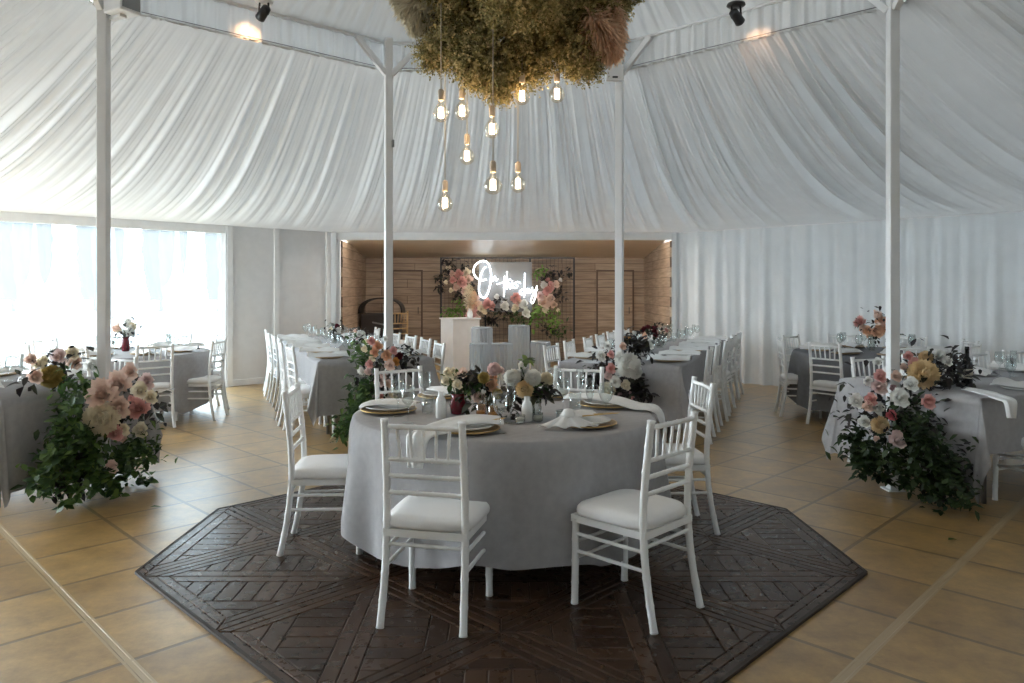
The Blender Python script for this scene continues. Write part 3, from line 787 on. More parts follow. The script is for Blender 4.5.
for c, w_, nm in ((RTR, 1, 'round table before the curtain'), (RTL, -1, 'round table before the window')):
    for i in range(8):
        a = 2*PI*i/8+(.13 if w_ > 0 else -.10)
        q = Vector((math.cos(a), math.sin(a)))
        if w_ > 0: q = Vector((-math.cos(a), math.sin(a)))
        p = c+q*(1.06+rnd.uniform(-.03, .05)); f = -q+Vector((rnd.uniform(-.1, .1), rnd.uniform(-.1, .1)))
        k = ('innermost', 'second back from the innermost', 'third back from the innermost', 'farthest', 'outermost', 'second forward from the outermost', 'nearest', 'second forward from the innermost')[i]
        chair(p.x, p.y, f, 'white chair, %s, at the %s' % (k, nm), 'white chairs round the far round tables', far=True)
# timber high chair in the alcove
hc = make_chair(True, TIMB); p = at(394, 330, 13.2); hc.location = (p.x, p.y, 0); hc.rotation_euler = (0, 0, .5); hc.scale = (1, 1, 1.22)
tag(hc, 'light timber chair in the alcove half hidden by the peach flower pole', 'chair'); del hc['category']; hc['category'] = 'chair'; hc.name = 'timber_chair'

# ------------------------------------------------------------------ flowers
def petal_rose(R=1.0, n=22, seed=1, open_=.55, H=.9, ruffle=0):
    b = MB(); r = random.Random(seed)
    for k in range(n):
        t = (k+.5)/n; th = k*2.39996; w = (1.75-1.05*t)*(1-.25*ruffle*t); th += r.uniform(-.3, .3)*ruffle; e1 = r.uniform(0, 6.3); rad = R*(.10+.62*t); h = H*R*(1.0-.42*t); lean = open_*t
        rad *= 1+ruffle*r.uniform(-.12, .22)*t; h *= 1+ruffle*r.uniform(-.2, .25)
        def fn(u, v, th=th, rad=rad, h=h, lean=lean, w=w, t=t, e1=e1):
            uu = u*2-1; a = th+uu*w*(.55+.45*math.sin(PI*min(1, .25+.75*v)))
            q = rad*(.30+.70*v**.6)*(1-.45*(1-t)**2*v)+R*.34*lean*v*v+.05*R*t*v*abs(uu)
            z = -.35*R*(1-v)**2+h*v*(1-.20*uu*uu)-R*.34*lean*v**3+ruffle*.09*R*v*v*math.sin(5*uu+e1); q += ruffle*.07*R*v*v*math.sin(6*uu+e1)
            return (q*math.cos(a), q*math.sin(a), z-.25*R)
        b.grid(fn, 6, 4)
    b.lathe([(.02*R, -.3*R), (.20*R, -.05*R), (.20*R, .25*R), (.12*R, .44*R), (.02*R, .48*R)], 10)
    return b
def petal_ball(R=1.0, rings=7, ln=.5, wd=.22, seed=2, low=-.3):
    """dahlia / hydrangea: many small petals over a dome"""
    b = MB(); r = random.Random(seed)
    b.lathe([(.05*R, -.35*R), (.5*R, -.25*R), (.62*R, .1*R), (.5*R, .42*R), (.1*R, .6*R)], 12)
    for j in range(rings):
        phi = low+(PI/2-low)*(j/(rings-1)); k = max(3, int((2*PI*math.cos(phi))/(wd*1.15)))
        for i in range(k):
            a = 2*PI*(i+.5*(j % 2))/k+r.uniform(-.1, .1); ph = phi+r.uniform(-.1, .1)
            d = Vector((math.cos(a)*math.cos(ph), math.sin(a)*math.cos(ph), math.sin(ph)))
            p = d*R*.52; up = Vector((0, 0, 1)) if abs(d.z) < .9 else Vector((1, 0, 0))
            b.leaf(p, d+Vector((0, 0, .25*math.cos(ph))), up, R*ln*r.uniform(.85, 1.1), R*wd*1.5, .5, -.25)
    return b
FM = {'rose': petal_rose(1, 20, 1, .55, .95, .45).mesh('rose'), 'peony': petal_rose(1, 30, 3, .60, 1.0, 1.0).mesh('peony'), 'bud': petal_rose(1, 9, 5, .2, 1.2).mesh('rosebud'),
      'dahlia': petal_ball(1, 8, .52, .17, 2).mesh('dahlia'), 'hydrangea': petal_ball(1, 13, .36, .15, 4, -.6).mesh('hydrangea')}
def bloom(root, p, R, colr, kind='rose', face=None):
    face = Vector(face or (0, -1, .25)); face += Vector((rnd.uniform(-.35, .35), rnd.uniform(-.2, .2), rnd.uniform(-.3, .35)))
    nm = {'rose': 'rose', 'peony': 'peony', 'bud': 'rosebud', 'dahlia': 'dahlia', 'hydrangea': 'hydrangea'}[kind]
    o = link(nm, FM[kind], PETAL[colr], root)
    o.location = Vector(p)-root.location; o.scale = (R, R, R)
    q = face.to_track_quat('Z', 'Y'); o.rotation_mode = 'QUATERNION'; o.rotation_quaternion = q
    return o
def leaf_clump(root, pts, n, rad, L, m_, seed, name='foliage', W=.5, drop=0, flat=(1, 1, 1)):
    r = random.Random(seed); b = MB()
    for i in range(n):
        p = Vector(r.choice(pts))+Vector((r.gauss(0, rad*flat[0]), r.gauss(0, rad*flat[1]), r.gauss(0, rad*flat[2])-drop*r.random()))-root.location
        d = Vector((r.uniform(-1, 1), r.uniform(-1, .6), r.uniform(-.9, .7)))
        l = L*r.uniform(.6, 1.3); b.leaf(p, d, (0, -.3, 1), l, l*W*r.uniform(.8, 1.2), r.random(), r.uniform(0, .4))
    return b.build(name, m_, root)
def trail(root, start, end, m_, seed, L=.05, n=26, sway=.06, floor=.015, name='trailing_stem'):
    r = random.Random(seed); b = MB(); s, e = Vector(start)-root.location, Vector(end)-root.location; fl_ = floor-root.location.z
    P = []; ph = [r.uniform(0, 6.3) for _ in range(2)]; sag = r.uniform(.0, .12)
    for i in range(n+1):
        t = i/n; p = s.lerp(e, t); k = math.sin(PI*t)
        P.append(Vector((p.x+sway*k*math.sin(5*t+ph[0]), p.y+sway*.6*k*math.sin(4*t+ph[1]), max(fl_, p.z-sag*k))))
    b.tube(P, [.003]*len(P), 4, tone=.2)
    for i in range(1, n+1):
        for q in range(2):
            d = Vector((r.uniform(-1, 1), r.uniform(-1, .4), r.uniform(-.8, .5))); l = L*r.uniform(.6, 1.25)
            p = P[i]; b.leaf(Vector((p.x, p.y, max(p.z, fl_+.01))), d if p.z > fl_+.05 else Vector((d.x, d.y, abs(d.z)*.6)), (0, -.4, 1), l, l*.75, r.random(), .2)
    return b.build(name, m_, root)
def kfc(crop, sc): 
    return lambda cx, cy: (crop[0]+cx/sc, crop[1]+cy/sc)

def pole_arr(lab, k, crop, sc, front, items, top_items, green, dark, trails, leafm=LEAF_G, leafL=.075):
    T = TBL[k]; x, y = POLE[{'FL': 0, 'FR': 1, 'NL': 7, 'NR': 2}[k]]
    root = thing('pole_flowers', lab, 'flowers', (x, y, 0), 0, 'flower arrangements at the tent poles')
    f = kfc(crop, sc); n = Vector((T['d'].x, T['d'].y, 0)); P0 = Vector((x, y, 0))-n*front
    face = -n*.4+Vector((0, -1, .2))
    for it in items:
        cx, cy, r, c = it[:4]; kind = it[4] if len(it) > 4 else 'rose'
        p = hit(*f(cx, cy), P0-n*rnd.uniform(-.02, .06), n); Rm = r/sc/F*p.y
        bloom(root, p, Rm*1.22, c, kind, face)
    for it in top_items:
        cx, cy, r, c = it[:4]; kind = it[4] if len(it) > 4 else 'rose'; s = it[5] if len(it) > 5 else .15
        p = hit(*f(cx, cy), P0+n*(front+s), n); Rm = r/sc/F*p.y; p.z = max(p.z, .76+Rm*.6)
        bloom(root, p, Rm*1.22, c, kind, face+Vector((0, 0, .4)))
    for i, (cx, cy, cnt, rad, s) in enumerate(green):
        p = hit(*f(cx, cy), P0+n*(front*.6+s+.05), n); leaf_clump(root, [p], int(cnt*.8), rad/sc/F*p.y, leafL, leafm, 100+i+ord(k[1]), 'green_foliage')
    for i, (cx, cy, cnt, rad, s) in enumerate(dark):
        p = hit(*f(cx, cy), P0+n*(front*.6+s+.08), n); leaf_clump(root, [p], int(cnt*.8), rad/sc/F*p.y, leafL*1.1, LEAF_D, 150+i+ord(k[1]), 'dark_foliage')
    for i, (ax, ay, ex, ey) in enumerate(trails):
        p, q = hit(*f(ax, ay), P0, n), hit(*f(ex, ey), P0-n*rnd.uniform(-.03, .10), n)
        q.z = max(q.z, .02); trail(root, p, q, leafm, 200+i*3+ord(k[1]), leafL*.85)
    return root

pole_arr('blush and cream pole flowers trailing ivy to the floor beside the window-side table', 'NL', (20, 350), 4.27, .27,
 [(345, 190, 58, 'blush', 'peony'), (415, 150, 52, 'blush', 'peony'), (350, 292, 62, 'cream', 'dahlia'), (422, 245, 45, 'blush'), (505, 250, 42, 'pink', 'peony'), (510, 172, 36, 'cream'), (556, 202, 30, 'cream'),
  (540, 135, 35, 'palepink'), (470, 92, 36, 'blush'), (408, 357, 33, 'pink'), (442, 342, 26, 'cream'), (515, 342, 33, 'cream'), (390, 500, 28, 'blush'), (475, 207, 18, 'pink', 'bud'), (440, 378, 18, 'blush', 'bud')],
 [(45, 42, 26, 'blush'), (82, 64, 26, 'cream'), (64, 115, 32, 'blush', 'rose', .10), (135, 115, 48, 'gold', 'hydrangea', .08), (165, 28, 32, 'palepink'), (220, 15, 30, 'cream'), (232, 52, 32, 'blush'), (186, 138, 18, 'burgundy', 'dahlia'), (310, 68, 36, 'white'), (100, 45, 20, 'cream')],
 [(245, 150, 90, 40, 0), (230, 230, 110, 45, 0), (210, 330, 120, 48, 0), (170, 430, 110, 42, -.03), (420, 430, 90, 55, 0), (480, 480, 90, 50, -.03), (290, 440, 130, 55, -.03), (120, 540, 120, 40, -.08), (330, 540, 90, 45, -.05), (530, 400, 60, 40, 0), (250, 560, 120, 50, -.06)],
 [(470, 230, 90, 50, 0), (230, 520, 90, 45, -.04), (190, 560, 60, 35, -.05), (130, 60, 40, 35, .25), (30, 130, 12, 20, .1), (590, 235, 30, 28, 0), (350, 240, 60, 60, .05), (190, 80, 35, 40, .25)],
 [(250, 180, 95, 600), (230, 220, 120, 440), (300, 330, 275, 500), (360, 380, 345, 540), (250, 240, 60, 590), (480, 380, 530, 570), (430, 400, 400, 600), (300, 300, 180, 660), (520, 340, 545, 480), (400, 420, 430, 650), (330, 350, 330, 590), (260, 330, 140, 500)], LEAF_G, .075)
pole_arr('pink, white and yellow pole flowers over dark ivy beside the curtain-side table', 'NR', (840, 340), 4.016, .21,
 [(65, 245, 29, 'white'), (152, 277, 29, 'white'), (96, 328, 24, 'white'), (124, 238, 25, 'pink'), (112, 266, 22, 'blush'), (157, 187, 33, 'palepink'), (160, 145, 26, 'pink'), (240, 232, 37, 'white'), (286, 178, 29, 'white'),
  (225, 146, 22, 'blush'), (354, 248, 29, 'pink'), (207, 302, 21, 'rosepink'), (160, 340, 30, 'yellow', 'dahlia'), (230, 400, 34, 'palepink'), (145, 395, 15, 'blush', 'bud'), (112, 166, 20, 'white'), (210, 190, 16, 'mauve', 'bud')],
 [(335, 137, 50, 'yellow', 'dahlia', .05), (300, 98, 26, 'pink', 'rose', .15), (275, 66, 20, 'pink'), (345, 70, 23, 'yellow', 'dahlia', .3), (402, 66, 26, 'white', 'rose', .35), (432, 86, 20, 'white', 'rose', .35), (150, 88, 18, 'white'), (255, 110, 16, 'blush')],
 [(250, 330, 140, 60, 0), (320, 400, 150, 60, -.02), (400, 480, 150, 55, -.04), (100, 440, 120, 45, 0), (190, 430, 100, 45, 0), (320, 330, 120, 55, 0), (50, 400, 40, 40, 0), (400, 580, 160, 60, -.08), (300, 560, 90, 45, -.05), (470, 600, 110, 45, -.08)],
 [(200, 240, 160, 70, .05), (130, 290, 80, 50, .05), (320, 180, 90, 55, .1), (420, 120, 160, 55, .4), (440, 150, 120, 45, .45), (250, 310, 90, 50, 0), (380, 390, 90, 55, 0), (430, 540, 110, 50, -.03), (90, 300, 60, 40, 0)],
 [(100, 350, 10, 380), (90, 370, 50, 470), (120, 400, 90, 540), (200, 430, 140, 540), (260, 350, 220, 500), (330, 330, 300, 560), (360, 350, 400, 640), (330, 350, 470, 660), (300, 380, 360, 620), (380, 380, 520, 640), (230, 450, 260, 600), (300, 300, 420, 520), (150, 420, 70, 500)], LEAF_N, .065)
pole_arr('peach and blush pole flowers at the end of the table by the white panels', 'FL', (340, 320), 5.25, .18,
 [(195, 140, 27, 'peach', 'peony'), (180, 170, 24, 'peach'), (245, 188, 30, 'peach'), (170, 200, 19, 'cream'), (155, 232, 22, 'pink'), (110, 268, 20, 'white'), (145, 270, 20, 'palepink'), (262, 238, 30, 'blush'), (292, 220, 22, 'orange'), (280, 162, 22, 'pink'),
  (205, 325, 27, 'palepink'), (210, 403, 22, 'pink'), (280, 390, 24, 'cream'), (165, 112, 22, 'pink'), (128, 152, 18, 'cream'), (250, 332, 24, 'blush'), (225, 290, 20, 'palepink'), (240, 100, 15, 'white')],
 [(345, 165, 26, 'white', 'rose', .15), (310, 190, 18, 'burgundy', 'dahlia', .1), (135, 115, 16, 'cream')],
 [(105, 150, 60, 35, 0), (130, 200, 60, 40, 0), (150, 330, 90, 55, 0), (130, 410, 90, 50, 0), (100, 440, 80, 40, 0), (50, 530, 70, 35, -.05), (20, 580, 60, 35, -.05), (120, 500, 60, 45, 0)],
 [(180, 300, 90, 55, 0), (200, 360, 80, 55, 0), (360, 190, 40, 26, .1), (230, 240, 70, 60, .03), (320, 230, 40, 40, .1)],
 [(130, 330, 30, 560), (150, 380, 60, 600), (120, 420, 10, 540), (180, 400, 90, 640), (110, 300, 70, 480)], LEAF_G, .075)
pole_arr('large white hydrangea pole flowers with cream and pink roses at the curtain-side far table', 'FR', (560, 310), 7.31, .22,
 [(500, 400, 78, 'white', 'dahlia'), (440, 352, 44, 'white', 'peony'), (545, 450, 48, 'white', 'dahlia'), (370, 428, 38, 'pink'), (350, 482, 34, 'palepink'), (402, 525, 42, 'white'), (345, 588, 54, 'cream', 'dahlia'), (480, 550, 38, 'cream'),
  (300, 338, 38, 'white'), (372, 325, 28, 'pink'), (345, 262, 30, 'white'), (435, 618, 24, 'mauve', 'bud'), (510, 604, 14, 'mauve', 'bud'), (460, 265, 28, 'blush'), (530, 640, 16, 'pink', 'bud')],
 [(490, 215, 27, 'orange', 'dahlia', .2), (540, 170, 22, 'white', 'bud', .2), (640, 240, 30, 'white', 'rose', .6), (660, 265, 26, 'white', 'rose', .6)],
 [(250, 450, 40, 40, 0), (230, 560, 40, 40, 0), (290, 500, 30, 40, 0)],
 [(330, 380, 70, 55, .04), (420, 460, 80, 70, .05), (540, 540, 120, 55, .04), (560, 280, 80, 45, .15), (590, 250, 30, 25, .2), (480, 600, 80, 60, 0), (520, 240, 50, 40, .15), (580, 600, 60, 45, 0), (440, 300, 50, 50, .1)],
 [(500, 600, 520, 760), (560, 600, 580, 780), (440, 620, 430, 800)], LEAF_D, .08)

# ------------------------------------------------------------------ tableware prototypes
TZ = .7615
def plate_set(p, lab, gold=True):
    c = thing('charger_plate', 'gold rimmed charger plate '+lab, 'plate', p, 0, 'charger plates')
    b = MB(); b.lathe([(.10, .0), (.155, .008), (.165, .014), (.163, .017), (.150, .012), (.02, .006)], 40); pb_ = b.build('plate_body', CHARGER, c)
    b = MB(); b.lathe([(.160, .0135), (.1665, .0135), (.1665, .018), (.160, .018)], 40, caps=(False, False)); b.build('rim', GOLD, pb_)
    b = MB(); b.lathe([(.07, .0185), (.12, .022), (.135, .030), (.133, .033), (.115, .027), (.02, .022)], 40); o = b.build('dinner_plate', CERAM); o.location = p
    tag(o, 'white dinner plate on the charger '+lab, 'plate', 'white dinner plates')
def glass_mesh(kind):
    b = MB()
    if kind == 'wine': prof = [(.033, 0), (.034, .003), (.006, .008), (.004, .02), (.004, .085), (.012, .095), (.030, .115), (.040, .145), (.040, .17), (.033, .205), (.0325, .205), (.039, .17), (.039, .146), (.029, .117), (.01, .099)]
    elif kind == 'flute': prof = [(.030, 0), (.031, .003), (.005, .008), (.004, .02), (.004, .075), (.012, .09), (.022, .12), (.026, .16), (.023, .215), (.0225, .215), (.025, .16), (.021, .121), (.008, .095)]
    else: prof = [(.030, 0), (.034, .004), (.038, .10), (.037, .10), (.033, .008), (.01, .007)]
    b.lathe(prof, 20); return b.mesh(kind+'_glass')
GM = {k: glass_mesh(k) for k in ('wine', 'flute', 'tumbler')}
def glass(kind, p, lab, grp='glasses on the round front table'):
    o = link(kind+'_glass', GM[kind], GLASS); o.location = p; tag(o, lab, 'glass', grp); return o
def napkin(path, width, lab, seed, m_=NAPK, group='white napkins on the round front table', ruff=.012):
    r = random.Random(seed); P = smooth_path(path, 6); ph = [r.uniform(0, 6.3) for _ in range(4)]
    n = len(P)-1; base = P[0].copy()
    def fn(u, v):
        i = min(n, int(v*n+1e-6)); p = P[i]; t = (P[min(i+1, n)]-P[max(i-1, 0)]).normalized()
        s = t.cross(Vector((0, 0, 1)))
        if s.length < .3: s = fn.s
        s.normalize(); fn.s = s; up = s.cross(t).normalized()
        uu = u*2-1; wd = width*(.55+.45*math.sin(PI*(.15+.85*v))+.12*math.sin(4*v+ph[0]))*.5
        h = ruff*(abs(math.sin(3.2*uu*PI/2+ph[1]+1.6*v))+.45*math.sin(7*uu+ph[2]+3*v))*(1-uu*uu*.55)+.012*(1-uu*uu)
        q = p+s*uu*wd+up*(h+.003)
        return q-base
    fn.s = Vector((1, 0, 0))
    b = MB(); b.grid(fn, 16, n); o = b.build('napkin', m_, solid=.003); o.location = base
    tag(o, lab, 'napkin', group); return o
def cutlery(p, ang, lab):
    for q, nm in ((-.012, 'fork'), (.014, 'knife')):
        t = thing('gold_'+nm, 'gold %s lying on the napkin %s' % (nm, lab), nm, (p[0], p[1], p[2]), ang, 'gold cutlery on the round front table')
        b = MB(); b.tube([(-.10, q, .0), (-.02, q, .003), (.03, q, .004)], [.004, .003, .0025], 6); b.build('handle', GOLD, t)
        b = MB()
        if nm == 'fork':
            b.box((.045, q, .005), (.03, .018, .0025))
            for k in range(4): b.box((.080, q-.0075+k*.005, .006), (.045, .0022, .002))
        else: b.box((.075, q, .005), (.095, .016, .0018))
        b.build('tines' if nm == 'fork' else 'blade', GOLD, t, smooth=False, bevel=.0006)

# front round table settings, one before each chair
pA, pB, pC, pD, pE, pF = [Vector(v) for v in ((-.19, 3.76, TZ), (.43, 3.92, TZ), (-.69, 4.36, TZ), (.62, 4.56, TZ), (-.42, 4.93, TZ), (.30, 4.98, TZ))]
plate_set(pA, 'before the chair turned away from the camera'); plate_set(pB, 'before the sideways chair on the curtained side'); plate_set(pC, 'at the window-side edge of the round table')
plate_set(pD, 'at the curtain-side edge of the round table'); plate_set(pE, 'across the round table before the peach flowers'); plate_set(pF, 'across the round table before the hydrangeas')
zz = TZ+.034
napkin([(-.02, 3.80, zz), (-.15, 3.77, zz+.012), (-.28, 3.72, zz), (-.36, 3.62, zz-.02), (-.40, 3.535, zz-.02), (-.415, 3.49, TZ-.01), (-.42, 3.465, TZ-.12)], .17, 'white napkin over the plate, its end hanging behind the turned chair', 1)
cutlery((pA.x+.085, pA.y-.02, zz+.02), .35, 'on the plate behind the turned chair')
napkin([(.48, 3.98, zz+.004), (.40, 3.93, zz+.014), (.30, 3.87, zz+.004)], .12, 'white napkin lying on the plate before the sideways chair', 2)
cutlery((.50, 3.90, zz+.022), .25, 'on the plate before the sideways chair')
# fanned napkin beside that plate
t = thing('fan_napkin', 'white napkin knotted into a fan, standing at the front edge of the round table', 'napkin', (.33, 3.78, TZ), 0, 'white napkins on the round front table')
def fan(u, v):
    a = (u-.5)*2.3; L = .03+.125*v; f = .022*math.sin(u*PI*9)*v
    return (math.sin(a)*L*1.15, -math.cos(a)*L*.55+.06+f*.4, .004+.075*(1-v)**1.2*(1-.5*abs(u-.5))+.014*abs(math.sin(u*PI*4.5))*v+.004)
b = MB(); b.grid(fan, 48, 10); b.build('fan', NAPK, t, solid=.003)
b = MB(); b.lathe([(.022, .045), (.034, .055), (.036, .075), (.024, .095), (.008, .10)], 14, c=(0, .055, 0)); b.build('knot', NAPK, t)
napkin([(-.52, 4.34, zz), (-.66, 4.36, zz+.012), (-.80, 4.38, zz), (-.85, 4.39, TZ+.008)], .15, 'white napkin over the plate at the window-side edge', 3)
napkin([(.40, 4.66, zz), (.56, 4.58, zz+.016), (.70, 4.50, zz), (.80, 4.45, TZ+.008), (.885, 4.40, TZ+.004), (.918, 4.385, TZ-.03), (.93, 4.38, TZ-.10)], .19, 'long white napkin hanging over the curtain-side table edge', 4)
napkin([(-.34, 4.86, zz), (-.42, 4.94, zz+.012), (-.50, 5.02, zz)], .15, 'white napkin on the plate before the peach flowers', 5)
napkin([(.24, 4.90, zz), (.30, 4.98, zz+.012), (.36, 5.06, zz)], .15, 'white napkin on the plate before the hydrangeas', 6)
GL = [('wine', 408, 423, 'wine glass nearest the window-side plate of the round table'), ('tumbler', 428, 413, 'low tumbler between the window-side plate and the flowers'), ('wine', 398, 416, 'wine glass beside the window-side plate, behind another'),
      ('wine', 606, 420, 'wine glass behind the plate of the sideways chair'), ('flute', 590, 416, 'flute glass among the stems behind the sideways chair plate'), ('wine', 563, 413, 'wine glass between the white flowers and the gold-rimmed plate'),
      ('tumbler', 575, 409, 'tumbler near the white flowers on the round table'), ('wine', 425, 404, 'wine glass across the round table in front of the far chair'), ('wine', 556, 400, 'wine glass across the round table behind the white flowers'),
      ('wine', 500, 433, 'wine glass in front of the amber candle jars'), ('flute', 511, 423, 'tall flute glass standing before the dark leaves'), ('flute', 580, 403, 'flute glass at the far side of the round table')]
for k, x, y, lab in GL: glass(k, on(x, y, TZ), lab)
def votive(x, y, lab):
    p = on(x, y, TZ); t = thing('votive_candle', lab, 'candle', p, 0, 'votive candles on the round front table')
    b = MB(); b.lathe([(.024, 0), (.028, .003), (.029, .045), (.027, .045), (.025, .006), (.005, .005)], 18); gc_ = b.build('glass_cup', GLASSY, t)
    b = MB(); b.lathe([(.0245, .0065), (.0245, .030), (.005, .030)], 18); b.build('wax', WAX, gc_)
votive(520, 423, 'small white votive candle beside the white bottle vase, nearer the window'); votive(538, 421, 'small white votive candle under the white flowers'); votive(561, 418, 'small votive candle near the fanned napkin'); votive(577, 419, 'small votive candle by the gold rimmed plate')
def amber(x, y, lab):
    p = on(x, y, TZ); t = thing('candle_jar', lab, 'candle', p, 0, 'amber candle jars')
    b = MB(); b.lathe([(.024, 0), (.027, .004), (.027, .085), (.025, .088), (.0235, .085), (.0235, .006), (.004, .005)], 20); jr_ = b.build('jar', AMBER, t)
    b = MB(); b.lathe([(.022, .0065), (.022, .05), (.004, .05)], 18); b.build('wax', WAX, jr_)
amber(481, 420, 'amber glass candle jar, the one nearer the window'); amber(493, 422, 'amber glass candle jar beside the clear glass')
def bottle_vase(x, y, h, lab):
    p = on(x, y, TZ); b = MB(); b.lathe([(.026, 0), (.030, .004), (.031, h*.55), (.026, h*.72), (.015, h*.85), (.016, h), (.013, h), (.012, h*.85), (.01, h*.7)], 20)
    o = b.build('bottle_vase', CERAM); o.location = p; tag(o, lab, 'vase', 'white bottle vases')
bottle_vase(441, 418, .15, 'slim white vase beside the cream rose bouquet'); bottle_vase(527, 421, .135, 'slim white vase in front of the yellow dahlia')

def bouquet(lab, x, y, crop, sc, items, vase, greens, darks, Yoff=0, group='bouquets on the round front table', z=TZ, tall=.13, leafL=.055):
    base = on(x, y, z); root = thing('flower_bouquet', lab, 'flowers', base, 0, group); f = kfc(crop, sc)
    h = tall
    if vase is not None:
        b = MB(); b.lathe([(.030, 0), (.042, .006), (.050, h*.45), (.036, h*.82), (.042, h), (.039, h), (.033, h*.82), (.046, h*.45), (.038, .01), (.005, .009)], 22); b.build('vase', vase, root)
    P = []
    for it in items:
        cx, cy, r, c = it[:4]; kind = it[4] if len(it) > 4 else 'rose'
        p = at(*f(cx, cy), base.y+rnd.uniform(-.05, .05)+(it[5] if len(it) > 5 else 0)); R = r/sc/F*p.y
        bloom(root, p, R*1.12, c, kind, (0, -1, .45)); P.append(p)
    b = MB(); o = Vector((0, 0, h*.6))
    for p in P: 
        e = p-base; b.tube([Vector((rnd.uniform(-.015, .015), rnd.uniform(-.015, .015), .02)), o.lerp(e, .35), e+Vector((0, .015, -.01))], .0025, 5)
    b.build('stems', STEM, root)
    for i, (cx, cy, n, rad) in enumerate(greens): leaf_clump(root, [at(*f(cx, cy), base.y+.02)], n, rad/sc/F*base.y, leafL, LEAF_G, 300+i+int(x), 'green_foliage')
    for i, (cx, cy, n, rad) in enumerate(darks): leaf_clump(root, [at(*f(cx, cy), base.y+.02)], n, rad/sc/F*base.y, leafL*1.1, LEAF_D, 330+i+int(x), 'dark_foliage')
    return root
CB = (420, 350)
bouquet('bouquet of cream roses in a dark burgundy vase on the round table', 458, 414, CB, 6.83,
        [(190, 155, 38, 'cream'), (175, 215, 36, 'cream'), (235, 185, 28, 'cream'), (290, 160, 44, 'blush'), (255, 237, 40, 'cream'), (350, 205, 28, 'white'), (225, 140, 24, 'cream')], BURG,
        [(210, 190, 30, 25), (320, 270, 30, 25)], [(330, 195, 20, 18), (300, 370, 25, 25), (260, 300, 25, 22), (320, 180, 16, 18)], tall=.12)
bouquet('bouquet of peach and blush flowers behind the amber jars on the round table', 489, 416, CB, 6.83,
        [(505, 130, 50, 'palepink', 'hydrangea'), (490, 245, 50, 'peach'), (500, 192, 36, 'peach'), (435, 190, 38, 'gold', 'dahlia'), (395, 312, 58, 'blush', 'peony', -.04), (552, 140, 30, 'palepink'), (530, 300, 34, 'gold', 'dahlia'), (430, 290, 26, 'white', 'bud', -.06)], GLASSY,
        [(380, 240, 30, 25)], [(400, 210, 40, 30), (450, 240, 30, 28), (390, 380, 20, 25)], tall=.11)
bouquet('bouquet of white hydrangeas and a yellow dahlia in a clear vase on the round table', 533, 418, CB, 6.83,
        [(630, 190, 64, 'white', 'hydrangea'), (700, 150, 44, 'white', 'peony', .05), (770, 190, 64, 'white', 'hydrangea'), (862, 200, 54, 'cream', 'hydrangea'), (715, 268, 58, 'yellow', 'dahlia', -.05), (690, 100, 22, 'white'), (790, 300, 20, 'peach', 'bud')], GLASSY,
        [(730, 80, 12, 15), (760, 280, 30, 40)], [(620, 290, 50, 34), (700, 210, 14, 16), (830, 300, 40, 40), (900, 260, 14, 18), (600, 390, 40, 40)], tall=.13)

# settings on the long tables: napkin over plate, two glasses
PL_M = MB(); PL_M.lathe([(.07, 0), (.13, .008), (.15, .016), (.148, .019), (.12, .012), (.02, .007)], 28); PL_M = PL_M.mesh('dinner_plate')
def flat_nap(seed):
    r = random.Random(seed); ph = [r.uniform(0, 6.3) for _ in range(3)]
    b = MB()
    def fn(u, v):
        x = (v-.5)*.44; y = (u-.5)*.21*(.72+.28*math.sin(5*v+ph[0])); q = max(0, 1-abs(x)/.21)
        z = .020+(.022*abs(math.sin(6*u+ph[1]+3*v))+.018*abs(math.sin(7*v+ph[2]+2*u)))*(1-(2*u-1)**2)+.012*(1-(2*u-1)**2)
        if x < -.16: z -= (-.16-x)*.25
        return (x, y, z)
    b.grid(fn, 18, 18); return b.mesh('napkin')
NM = [flat_nap(i) for i in range(3)]
for k, T in TBL.items():
    n = 6 if k[0] == 'F' else 4
    for sd in (-1, 1):
        side_ = {('FL', 1): 'window-facing side', ('FL', -1): 'alcove-facing side', ('FR', 1): 'alcove-facing side', ('FR', -1): 'curtain-facing side', ('NL', -1): 'far side', ('NL', 1): 'near side', ('NR', 1): 'far side', ('NR', -1): 'near side'}[(k, sd)]
        for i in range(n):
            if k == 'NL' and (i > 1 or sd == 1 and i > 0): continue
            if k == 'NR' and i > (1 if sd < 0 else 2): continue
            s = (.42+.66*i) if k[0] == 'F' else (.55+.66*i if sd == 1 else .70+.66*i)
            p = tp(T, s, sd*.42, .7605); w_ = '%s from the flower end, %s, %s' % (nth[i], side_, T['txt'])
            o = link('dinner_plate', PL_M, CERAM if rnd.random() < .5 else CHARGER); o.location = p; tag(o, 'plate, %s' % w_, 'plate', 'plates on the long tables')
            o2 = link('napkin', NM[i % 3], NAPK); o2.location = p+Vector((0, 0, .004)); o2.rotation_euler = (0, 0, math.atan2(T['e'].y*sd, T['e'].x*sd)+PI+rnd.uniform(-.15, .15)+(PI if sd else 0)); tag(o2, 'white napkin, %s' % w_, 'napkin', 'napkins on the long tables')
            for g, (ds, dq, kind) in enumerate(((.14, .22, 'wine'), (.22, .16, 'flute'))):
                q = tp(T, s+ds, sd*dq, .7605); glass(kind, q, '%s glass, %s' % (kind, w_), 'glasses on the long tables')
